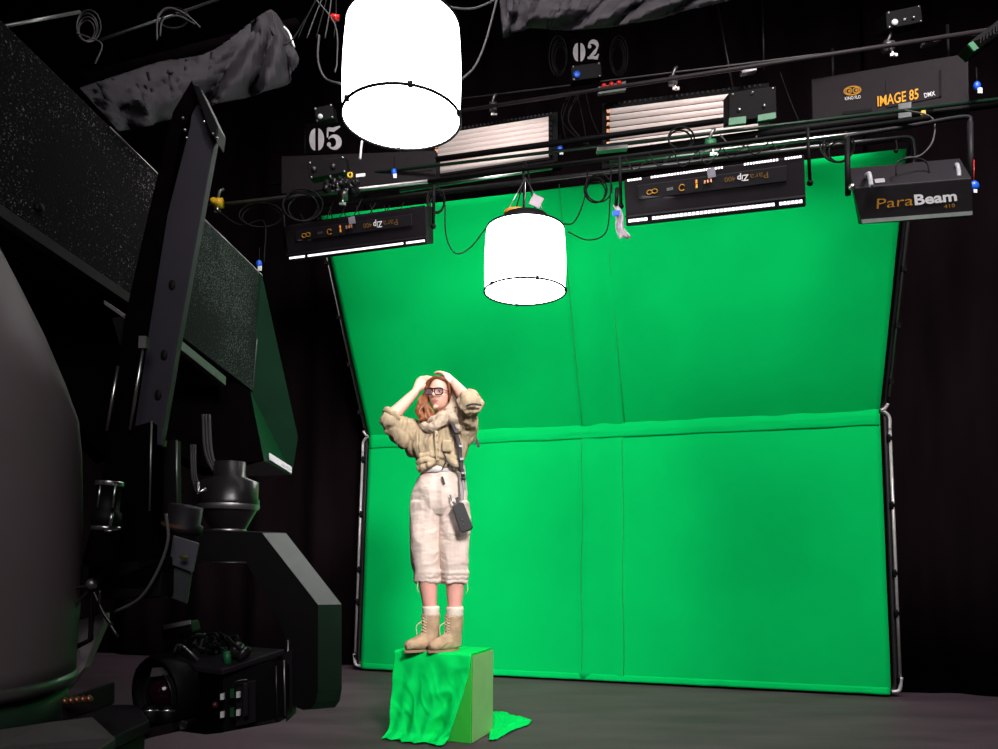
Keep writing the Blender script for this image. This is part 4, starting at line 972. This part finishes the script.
# ------------------------------------------------------------------ the woman
Yw = 4.56
def P(x, y, d=0): return at(x, y, Yw+d)
foot = P(437, 653.5); foot.z = BH+.008
w = thing('person', 'woman in sandy desert clothes and glasses on the green box, hands on head', 'person', foot)
def limb(mb, pts, n=14, ref=(1, 0, 0)):
    """pts: (point, rx, ry)"""
    return mb.tube([p[0] for p in pts], [p[1] for p in pts], n, ref=ref, ry=[p[2] for p in pts])
hc = P(441, 394.6, 0)                                   # head centre
hy, hp = R(-22), R(-3)
HM = Matrix.Rotation(hy, 3, 'Z') @ Matrix.Rotation(-hp, 3, 'X') @ Matrix.Rotation(R(3), 3, 'Y')
def Hh(x, y, z): return hc + HM @ V((x, y, z))         # x her left.., y back, z up ; face looks along -y
body = MB()
HS = 1.03
body.sph(Hh(0, .012, .030), (.070*HS, .088*HS, .080*HS), HM, 24, 16)
body.sph(Hh(0, -.028, -.022), (.056*HS, .058*HS, .074*HS), HM, 20, 14)
body.sph(Hh(0, -.038, -.064), (.036, .038, .032), HM)
body.sph(Hh(0, -.066, -.083), (.018, .015, .014), HM)             # chin
for sx in (-1, 1):
    body.sph(Hh(sx*.034, -.055, -.018), (.019, .018, .018), HM)   # cheekbone
    body.sph(Hh(sx*.030, -.070, .026), (.024, .010, .008), HM)    # brow
    body.sph(Hh(sx*.071, .008, -.005), (.008, .018, .028), HM)    # ear
body.tube([Hh(0, -.076, .022), Hh(0, -.088, .002), Hh(0, -.100, -.016), Hh(0, -.094, -.024)], [.007, .009, .011, .007], 10)
body.sph(Hh(.010, -.086, -.020), .0075); body.sph(Hh(-.010, -.086, -.020), .0075)
body.sph(Hh(0, -.079, -.0445), (.021, .008, .0048), HM); body.sph(Hh(0, -.077, -.0535), (.018, .008, .0052), HM)
nb = P(441, 427, .03)
limb(body, [(Hh(0, .02, -.04), .047, .05), (Hh(.002, .028, -.085), .046, .048), (nb, .052, .056), (nb-Z*.04, .10, .07)])
# torso
limb(body, [(P(441, 430, .03), .13, .07), (P(440, 440, .02), .15, .09), (P(440, 455, .02), .125, .085), (P(440, 466, .01), .105, .09), (P(440, 474, -.006), .116, .106), (P(440, 485, 0), .130, .09), (P(440, 500, 0), .15, .095), (P(440, 512, 0), .14, .09)], 24)
# legs
Lk = (P(426, 556, -.02), P(456, 556, -.0)); La = (P(430.5, 614, .0), P(454.5, 616, .0)); Lh = (P(428, 505, 0), P(454, 505, 0))
for i in range(2):
    h_, k_, a_ = Lh[i], Lk[i], La[i]
    limb(body, [(h_, .085, .085), (h_.lerp(k_, .5), .072, .075), (k_, .056, .06), (k_.lerp(a_, .22), .056, .062), (k_.lerp(a_, .42), .057, .064), (k_.lerp(a_, .7), .047, .052), (a_, .036, .040), (a_-Z*.03, .034, .038)], 18)
# arms
Rs, Re, Rw = P(412, 432, .05), P(388.5, 420, -.10), P(415.5, 392, -.02)      # her right (photo left)
Ls, Le, Lw = P(464, 431, .02), P(470, 403, -.20), P(453.5, 382.5, -.07)
def arm(S, E, Wp):
    limb(body, [(S+Z*.0, .055, .055), (S.lerp(E, .5), .045, .045), (E, .039, .039)])
    limb(body, [(E, .038, .038), (E.lerp(Wp, .3), .040, .040), (E.lerp(Wp, .7), .032, .031), (Wp, .0235, .027)])
    body.sph(E, .039); body.sph(S, .056)
arm(Rs, Re, Rw); arm(Ls, Le, Lw)
def hand(Wp, palm, tips, thumb, side):
    """palm: point at the knuckle centre; tips: four chains; thumb chain"""
    d = (palm-Wp).normalized(); nrm_ = d.cross(side).normalized(); sd = nrm_.cross(d).normalized()
    body.tube([Wp, Wp.lerp(palm, .35), Wp.lerp(palm, .8), palm], [.024, .029, .033, .032], 12, ref=sd, ry=[.020, .016, .0125, .011])
    for k, ch in enumerate(tips):
        r_ = (.0085, .009, .0088, .0078)[k]; root = palm + sd*(.025-.0165*k)
        pts = [root-d*.02, root]+ch(root)
        body.tube(cat(pts, 4), [r_*(1.05-.3*j/(len(cat(pts, 4))-1)) for j in range(len(cat(pts, 4)))], 8); body.sph(pts[-1], r_*.78, n=8, m=6)
    body.tube(cat(thumb, 4), [.0115-.004*j/(len(cat(thumb, 4))-1) for j in range(len(cat(thumb, 4)))], 8); body.sph(thumb[-1], .0078, n=8, m=6)
# right hand lies on the photo-left of the crown, fingers over the hair
pr_ = P(421.5, 380.5, .015); sdR = V((.55, -.35, -.65))
def chR(k):
    L_ = (.060, .069, .065, .050)[k]
    d1 = (P(429, 374.5, .005)-pr_).normalized(); d2 = V((.95, .2, -.12)).normalized()
    return lambda root: [root+d1*L_*.42, root+d1*L_*.42+(d1+d2)*.5*L_*.32, root+d1*L_*.42+(d1+d2)*.5*L_*.32+d2*L_*.28]
hand(Rw, pr_, [chR(k) for k in range(4)], [Rw.lerp(pr_, .25)+V((.010, -.01, -.012)), P(420.5, 390, -.03), P(423, 387.5, -.04), P(425, 385, -.04)], sdR)
pl_ = P(446.5, 374.5, -.035); sdL = V((-.35, -.75, -.3))
def chL(k):
    L_ = (.058, .067, .063, .048)[k]
    d1 = (P(440, 371, -.03)-pl_).normalized(); d2 = V((-.8, .35, -.25)).normalized()
    return lambda root: [root+d1*L_*.42, root+d1*L_*.42+(d1+d2)*.5*L_*.32, root+d1*L_*.42+(d1+d2)*.5*L_*.32+d2*L_*.28]
hand(Lw, pl_, [chL(k) for k in range(4)], [Lw.lerp(pl_, .3)+V((-.010, -.01, -.012)), P(449.5, 382, -.085), P(447.5, 380, -.09), P(445.5, 377.5, -.09)], sdL)
HMi = HM.inverted()
def body_mat(c):
    q = HMi @ (c-hc)
    if (q.x/.0215)**2+((q.z+.049)/.0085)**2 < 1 and q.y < -.070: return 1
    if c.z < P(440, 575).z: return 2
    return 0
bo_ = obj('body', body, [skin, lipM, shinM], w, remesh=.0042, smooth_it=3, post=body_mat)
# eyes and brows
for sx in (-1, 1):
    ey = Hh(sx*.030, -.070, .006)
    eo = obj('eye', MB().sph(ey, (.011, .010, .0055), HM), eyeW, w)
    obj('iris', MB().sph(Hh(sx*.030-.001, -.079, .0065), (.0048, .003, .0045), HM, 10, 8), eyeI, eo)
    obj('eyelid', MB().tube(cat([Hh(sx*.019, -.080, .010), Hh(sx*.030, -.0835, .0145), Hh(sx*.042, -.076, .010)]), .0019, 6), MATS.get('brow') or mat('brow', (.07, .025, .015), .7), w)
    obj('eyebrow', MB().tube(cat([Hh(sx*.014, -.082, .024), Hh(sx*.030, -.083, .029), Hh(sx*.046, -.074, .025)]), .0028, 6), mat('brow', (.10, .035, .02), .7), w)
# glasses
gl = MB()
for sx in (-1, 1):
    ring = []
    for k in range(25):
        a = 2*PI*k/24; X = .0265*math.copysign(abs(math.cos(a))**.8, math.cos(a)); Zz = .019*math.copysign(abs(math.sin(a))**.8, math.sin(a))
        ring.append(Hh(sx*.031+X, -.098+.22*abs(sx*.031+X)**1.2*.6, .004+Zz))
    gl.tube(ring, .0036, 6, cap=False)
    gl.tube([Hh(sx*.057, -.088, .016), Hh(sx*.073, -.05, .012), Hh(sx*.074, .01, .004)], .0032, 6)
gl.tube(cat([Hh(-.058, -.091, .020), Hh(-.03, -.098, .024), Hh(0, -.101, .021), Hh(.03, -.098, .024), Hh(.058, -.091, .020)]), .0048, 6)
g = obj('glasses', gl, frameM, w); g['label'] = 'dark maroon rimmed glasses'
for sx in (-1, 1):
    obj('lens', MB().sph(Hh(sx*.031, -.095, .004), (.026, .0015, .018), HM, 20, 10), lensM, g)
# hair
hr = MB(); rnh = random.Random(5)
hr.sph(Hh(0, .026, .040), (.078, .088, .078), HM, 24, 16)
hr.sph(Hh(0, .045, .0), (.070, .066, .080), HM, 20, 12)
for k in range(46):
    t_ = k/45; sx = -1
    # locks falling on the photo-left side
    a0 = Hh(-.008+rnh.uniform(-.01, .01), -.055+.12*t_, .098-.03*t_)
    a1 = Hh(-.062, -.050+.11*t_, .070); a2 = Hh(-.080+rnh.uniform(-.006, .004), -.045+.12*t_, .01)
    a3 = P(419+8*rnh.random(), 402, -.055+.10*t_); a4 = P(416.5+17*rnh.random(), 413, -.09+.13*t_); a5 = P(419+14*rnh.random(), 420+3*rnh.random(), -.11+.13*t_)
    c_ = cat([a0, a1, a2, a3, a4, a5], 5); hr.tube(c_, [.009]+[.0115]*(len(c_)-4)+[.010, .008, .003], 6)
for k in range(24):
    t_ = k/23
    a0 = Hh(.0+rnh.uniform(-.008, .008), -.058+.12*t_, .098-.03*t_); a1 = Hh(.058, -.050+.11*t_, .072); a2 = Hh(.074, -.035+.1*t_, .01); a3 = Hh(.070, -.01+.08*t_, -.05)
    c_ = cat([a0, a1, a2, a3], 5); hr.tube(c_, [.009]+[.0105]*(len(c_)-3)+[.008, .004], 6)
obj('hair', hr, hairM, w, remesh=.0035, smooth_it=1, disp=lambda p: .0016*noise.noise(V((p.x*160, p.y*160, p.z*14))))
# hood cloth behind the head on the photo-right
def ell_cloth(mb, c, r_, rot=None): mb.sph(c, r_, rot, 20, 12)
hd = MB()
hd.tube(cat([P(448, 381, .02), P(454, 388, -.01), P(456.5, 400, -.03), P(452, 410, -.04), P(447, 414, -.05)]), 
        [.030]*1+[.034]*(4*6-1)+[.028], 14, ref=(1, 0, 0), ry=.05)
hd.tube(cat([P(447, 384, .06), P(458, 392, .06), P(460, 406, .05), P(455, 416, .04)]), .03, 12)
def wr(fr, am, st=(1, 1, 1), s=0):
    def f(p):
        q = V((p.x*st[0], p.y*st[1], p.z*st[2]))*fr+V((s, s, s)); n1 = noise.noise(q+V((0, 0, noise.noise(q*.6)*1.5)))
        return am*(1-2.2*abs(n1)) + am*.4*noise.noise(q*2.7)
    return f
obj('hood', hd, scarfM, w, remesh=.005, smooth_it=4, disp=wr(22, .005, (1, 1, .5)))['label'] = 'pale muslin hood pulled to one side of the head'
# scarf
sc_ = MB()
c_ = cat([P(424, 421, .0), P(424, 427, -.08), P(432, 427.5, -.13), P(441, 422, -.14), P(450, 415.5, -.12), P(460, 413, -.05), P(462, 420, .04), P(450, 420, .10), P(432, 420, .08), P(424, 421, .0)], 5)
sc_.tube(c_, .026, 12, ry=.022)
c_ = cat([P(428, 422, -.06), P(436, 419.5, -.11), P(446, 415, -.13), P(455, 413, -.12), P(460, 423, -.10), P(456, 430, -.12)], 5)
sc_.tube(c_, .024, 12)
sc_.sph(P(454, 418, -.12), (.055, .04, .04))
obj('scarf', sc_, scarfM, w, remesh=.005, smooth_it=3, disp=wr(26, .005, (1, 1, 1.2), 3))['label'] = 'rolled muslin scarf round the neck'
# shirt
sh = MB()
limb(sh, [(P(442, 423, .03), .10, .07), (P(441, 429, .03), .160, .095), (P(440, 438, .01), .172, .115), (P(440, 450, -.005), .158, .122), (P(440, 458, -.01), .138, .118), (P(439.5, 463, -.012), .128, .112), (P(439.5, 467, -.01), .120, .105)], 28)
sh.sph(P(431, 445, -.07), (.062, .05, .06)); sh.sph(P(451, 444, -.06), (.062, .05, .06))
# her right sleeve, hanging full
limb(sh, [(Rs+V((.03, 0, -.02)), .078, .080), (Rs.lerp(Re, .35)-Z*.018, .070, .075), (Rs.lerp(Re, .7)-Z*.012, .056, .062), (Re+V((.005, 0, .002)), .047, .050), (Re.lerp(Rw, .12), .042, .045)])
sh.tube(cat([P(409, 430, .03), P(407, 441, .0), P(400, 437, -.05), P(391, 427, -.09)]), .040, 12)
sh.sph(P(413, 446, .02), (.045, .05, .06))
sh.sph(P(389.5, 421, -.10), (.042, .045, .040))
# rolled edge
ring_c = Re.lerp(Rw, .14); dd = (Rw-Re).normalized(); o1 = dd.orthogonal().normalized(); o2 = dd.cross(o1)
sh.tube([ring_c+(o1*math.cos(2*PI*k/18)+o2*math.sin(2*PI*k/18))*.044 for k in range(19)], .011, 8)
# her left sleeve coming forward
limb(sh, [(Ls+V((-.02, 0, -.03)), .085, .085), (Ls.lerp(Le, .35), .064, .072), (Ls.lerp(Le, .75), .056, .062), (Le, .054, .056), (Le.lerp(Lw, .10), .050, .052)])
for f_, r_ in ((.05, .054), (.14, .049), (-.04, .056)):
    rc = Le.lerp(Lw, f_); dd = (Lw-Le).normalized() if f_ > 0 else (Le-Ls).normalized(); o1 = dd.orthogonal().normalized(); o2 = dd.cross(o1)
    sh.tube([rc+(o1*math.cos(2*PI*k/18)+o2*math.sin(2*PI*k/18))*r_*(1+.1*math.sin(k*2)) for k in range(19)], .011, 8)
sh.sph(Le+V((0, -.006, 0)), (.057, .055, .056))
# tied hem knot
for a_, b_, c_ in (((418, 463), (430, 460), (445, 466)), ((419, 469), (431, 464), (443, 460)), ((446, 456), (454, 463), (462, 469)), ((421, 457), (436, 455), (456, 459))):
    sh.tube(cat([P(*a_, -.10), P(*b_, -.135), P(*c_, -.11)]), .013, 8)
shirt = obj('shirt', sh, shirtM, w, remesh=.0055, smooth_it=4, disp=lambda p: wr(11, .0105, (1.2, 1, .42), 1)(p)+wr(27, .0055, (1.4, 1, .35), 7)(p))
shirt['label'] = 'crumpled khaki shirt tied at the waist with rolled sleeves'
# dark opening of the rolled sleeve and strap
obj('sleeve_strap', MB().tube(cat([P(466, 406, -.29), P(473, 404, -.30), P(481, 405, -.27)]), .006, 6), strapM, w)
# cuff flare
cf = MB()
def cuff(u, v):
    a = 2*PI*u; r_ = .050+.022*v; dd = (Ls-Le).normalized(); o1 = dd.orthogonal().normalized(); o2 = dd.cross(o1)
    return Le - dd*0.02 + (o1*math.cos(a)+o2*math.sin(a))*(r_+.006*math.sin(a*5)) + dd*(.03*v-.01)
obj('turned_cuff', MB().grid(cuff, 40, 6), scarfM, w, solid=.006)
# undershirt
us = MB(); limb(us, [(P(440, 460, -.012), .114, .104), (P(440, 468, -.012), .119, .111), (P(440, 472.5, -.010), .121, .112)], 28)
obj('undershirt', us, underM, w)
# trousers
tr = MB()
limb(tr, [(P(440.5, 475.2, -.005), .124, .110), (P(441, 481, -.005), .142, .118), (P(440, 492, 0), .160, .128), (P(439.5, 502, 0), .165, .122), (P(439.5, 508, 0), .150, .108), (P(439.5, 514, 0), .115, .085)], 28)
for i in range(2):
    k0 = ((426.5, 503), (454, 503))[i]; k1 = ((425.5, 525), (455, 525))[i]; k2 = ((424.5, 546), (454.5, 545))[i]; k3 = ((425.5, 564), (454.5, 563))[i]; k4 = ((427, 575), (455, 576))[i]; k5 = ((427.5, 580), (455, 581))[i]
    limb(tr, [(P(*k0), .090, .110), (P(*k1), .086, .098), (P(*k2), .083, .092), (P(*k3), .080, .088), (P(*k4), .070, .078), (P(*k5), .064, .072)], 22)
    for j in range(3):
        cc_ = P(k5[0], k5[1]-4.2*j); rr_ = .063+.003*j
        tr.tube([cc_+V((math.cos(2*PI*q/20)*rr_*1.0, math.sin(2*PI*q/20)*rr_*1.08, .005*math.sin(q*3+j))) for q in range(21)], .012, 8)
def trw(p): return wr(8, .011, (1.3, 1, .42), 2)(p)+wr(20, .0028, (.6, .8, 1.3), 5)(p)
trou = obj('trousers', tr, trouM, w, remesh=.0055, smooth_it=4, disp=trw); trou['label'] = 'pale baggy breeches gathered below the knee'
obj('belt_loop_tag', MB().slab([P(441, 477, -.145), P(443, 476, -.145), P(445.5, 484, -.15), P(443, 485, -.15)], (0, .008, 0)), strapM, w)
# dangling cuff strings
obj('cuff_string', MB().tube([P(418, 581, -.05), P(417, 588, -.06), P(419, 593, -.06)], .002, 5).tube([P(467, 582, -.04), P(468, 589, -.04), P(466, 594, -.04)], .002, 5), laceM, w)
# socks
for i in range(2):
    a = La[i]; c0 = ((430.8, 606), (454.8, 606.5))[i]; c1 = ((430.8, 620), (454.2, 621))[i]
    so = MB(); limb(so, [(P(*c0), .049, .052), (P(c0[0], c0[1]+2.5), .052, .055), (P(c0[0], c0[1]+5), .0485, .052), (P(c0[0], c0[1]+7.5), .051, .054), (P(c0[0], c0[1]+9.5), .046, .050), (P(c0[0], c0[1]+11.5), .036, .038), (P(*c1), .030, .032)], 20)
    obj('sock', so, sockM, w)
# boots
for i in range(2):
    ank = P(*((431, 616), (454, 617))[i]); ank = V((ank.x, ank.y, ank.z))
    tdir = V((-.80, -.60, 0)).normalized() if i == 0 else V((-.80, -.60, 0)).normalized(); sd = V((tdir.y, -tdir.x, 0))
    zb = BH+.010; b0 = V((ank.x, ank.y, 0))
    mb = MB()
    def F_(f, s_, z): return b0+tdir*f+sd*s_+Z*(zb+z)
    # shaft
    hgt = ank.z-zb
    mb.tube([F_(0, 0, hgt+.012), F_(0, 0, hgt*.8), F_(.0, 0, hgt*.6), F_(.005, 0, .085), F_(.012, 0, .05), F_(.014, 0, .022)], [.056, .052, .050, .054, .058, .056], 18, ref=tdir, ry=[.050, .047, .043, .042, .040, .038])
    # foot
    mb.tube([F_(-.035, 0, .042), F_(0, 0, .052), F_(.05, 0, .052), F_(.09, 0, .042), F_(.12, 0, .038), F_(.15, 0, .032), F_(.168, 0, .027)], [.030, .052, .05, .038, .032, .028, .016], 16, ref=Z, ry=[.028, .038, .040, .043, .045, .038, .02])
    bt = obj('boot', mb, bootM, w, remesh=.005, smooth_it=5, disp=wr(22, .0025, (1, 1, 1), i)); bt['label'] = 'sand suede lace-up boot'
    so = MB(); outline = []
    for k in range(24):
        a = 2*PI*k/24; f = math.cos(a); x = .070+.108*f; wd = .041*(1 if f > 0 else .86)*math.sin(a)*(1-.12*max(0, f)); outline.append(F_(x, wd, -.006))
    so.slab(outline, (0, 0, .015)); obj('sole', so, soleM, bt, bevel=.003)
    la = MB()
    for k in range(7):
        z = .075+(hgt-.075)*k/7; f = .056-.006*k/6+(.03 if k == 0 else 0)*0
        for sg in (-1, 1): la.tube(cat([F_(f-.006, sg*.026, z), F_(f+.006, 0, z+.008), F_(f-.006, -sg*.026, z+.018)]), .003, 5)
    la.tube(cat([F_(.055, .01, hgt*.85), F_(.085, .02, hgt*.72), F_(.082, .02, hgt*.5), F_(.078, .025, hgt*.42)]), .003, 5)
    obj('laces', la, laceM, bt)
# harness, pouch
st = MB()
st.grid(lambda u, v: P(450+ [0, 4, 7.5, 8, 9.5, 12][min(int(v*5), 5)]*(1-(v*5-int(v*5)))+[0, 4, 7.5, 8, 9.5, 12][min(int(v*5)+1, 5)]*(v*5-int(v*5))+u*4.2, 422+v*58, -.165+.03*abs(v-.4)), 3, 30)
hs = obj('harness_strap', st, strapM, w, solid=.006)
for (x, y) in ((454, 431), (458.5, 445), (459.5, 458), (461, 472)):
    obj('buckle', MB().slab([P(x+.4, y, -.178), P(x+4.6, y-.4, -.178), P(x+4.6, y+2, -.178), P(x+.4, y+2.4, -.178)], (0, .008, 0)), alu if y > 440 else pole, hs, bevel=.002)
obj('placket', MB().grid(lambda u, v: P(434.5+u*3.2+1.5*v, 431+v*30, -.152-.012*math.sin(v*3)), 3, 20), shirtM, w, solid=.005, disp=wr(30, .002))
for k in range(4): obj('button', MB().sph(P(437.0+.5*k, 435+7*k, -.170), (.0055, .003, .0055)), soleM, w)
obj('chest_pocket', MB().grid(lambda u, v: P(442.5+u*9, 440+v*11+.6*math.sin(u*3), -.160), 6, 6), shirtM, w, solid=.006, disp=wr(28, .003))
obj('front_strap', MB().tube(cat([P(443, 452, -.15), P(446, 460, -.15), P(442, 470, -.14)]), .004, 6).tube(cat([P(446, 460, -.15), P(452, 466, -.15), P(460, 468, -.15)]), .004, 6), strapM, w)
obj('side_strap', MB().slab([P(459, 478, -.13), P(462, 478, -.13), P(464, 500, -.14), P(461, 501, -.14)], (0, .01, 0)).slab([P(463, 465, -.12), P(465, 465, -.12), P(466, 490, -.13), P(464, 490, -.13)], (0, .01, 0)), mat('grey_webbing', (.25, .22, .24), .7), w)
po = MB().slab([P(451.5, 506, -.19), P(461, 502, -.19), P(463.5, 503, -.19), P(473, 527, -.19), P(471, 530, -.19), P(462, 533, -.19), P(459.5, 531, -.19)], (0, .05, 0))
po_ = obj('pouch', po, pouchM, w, bevel=.006); po_['label'] = 'black pouch hanging from the harness'
obj('snap', MB().sph(P(462, 520, -.192), .004).sph(P(463.5, 524, -.192), .003), metal, po_)
obj('pouch_strap', MB().slab([P(455, 498, -.15), P(458, 497, -.15), P(460, 505, -.18), P(457, 506, -.18)], (0, .01, 0)), strapM, w)
obj('belt_clip', MB().tube([P(450, 495, -.15), P(452, 500, -.16), P(454, 504, -.17)], .005, 6), alu, w)
# dark straps showing behind the arms
obj('back_strap', MB().slab([P(472, 433, .08), P(475, 431, .08), P(480, 446, .06), P(477.5, 447.5, .06)], (0, .02, 0)), strapM, w)
obj('back_strap', MB().slab([P(387, 432, .02), P(395, 438, .04), P(400, 442, .04), P(394, 443, .02), P(390, 440, .02)], (0, .02, 0)).slab([P(403, 419, .08), P(416, 419, .08), P(416, 422, .08), P(404, 421, .08)], (0, .02, 0)), strapM, w)

# ------------------------------------------------------------------ light
def area(loc, aim, size, power, col=(1, .97, .95), sy=None, spread=180):
    L = bpy.data.lights.new('unseen_lamp', 'AREA'); L.energy = power; L.color = col; L.size = size; L.spread = R(spread)
    L.shape = 'DISK' if sy is None else 'RECTANGLE'
    if sy: L.size_y = sy
    o = bpy.data.objects.new('unseen_lamp', L); C.objects.link(o); o.location = loc
    o.rotation_euler = (V(aim)-V(loc)).to_track_quat('-Z', 'Y').to_euler(); return o
area((1.3, -.6, 3.7), (-.32, 4.5, 1.35), .9, 26, spread=42)  # unseen key lamp, cone narrowed to the woman to keep the crane dark
area((2.9, 2.3, 5.7), (2.6, 5.9, 1.2), 1.2, 66, spread=100)  # unseen lamp added to brighten the right side of the screen
area((1.2, 2.6, 5.7), (1.0, 6.3, 1.8), 1.2, 28, spread=100)
area((-.5, 2.8, 5.7), (-.6, 6.8, 1.4), 1.2, 46, spread=100)
area((.4, -1.6, 3.6), (-.6, 3.5, .8), 2.0, 72)  # broad unseen fill added behind the camera to lift the crane
wd = bpy.data.worlds.new('world'); bpy.context.scene.world = wd; wd.use_nodes = True
wd.node_tree.nodes['Background'].inputs[0].default_value = (.5, .45, .5, 1); wd.node_tree.nodes['Background'].inputs[1].default_value = 0.0
sc = bpy.context.scene
sc.view_settings.view_transform = 'Standard'; sc.view_settings.look = 'None'; sc.view_settings.gamma = 1; sc.view_settings.exposure = 0
sc.view_settings.use_curve_mapping = False
sc.cycles.use_denoising = True
sc.cycles.sample_clamp_indirect = 6
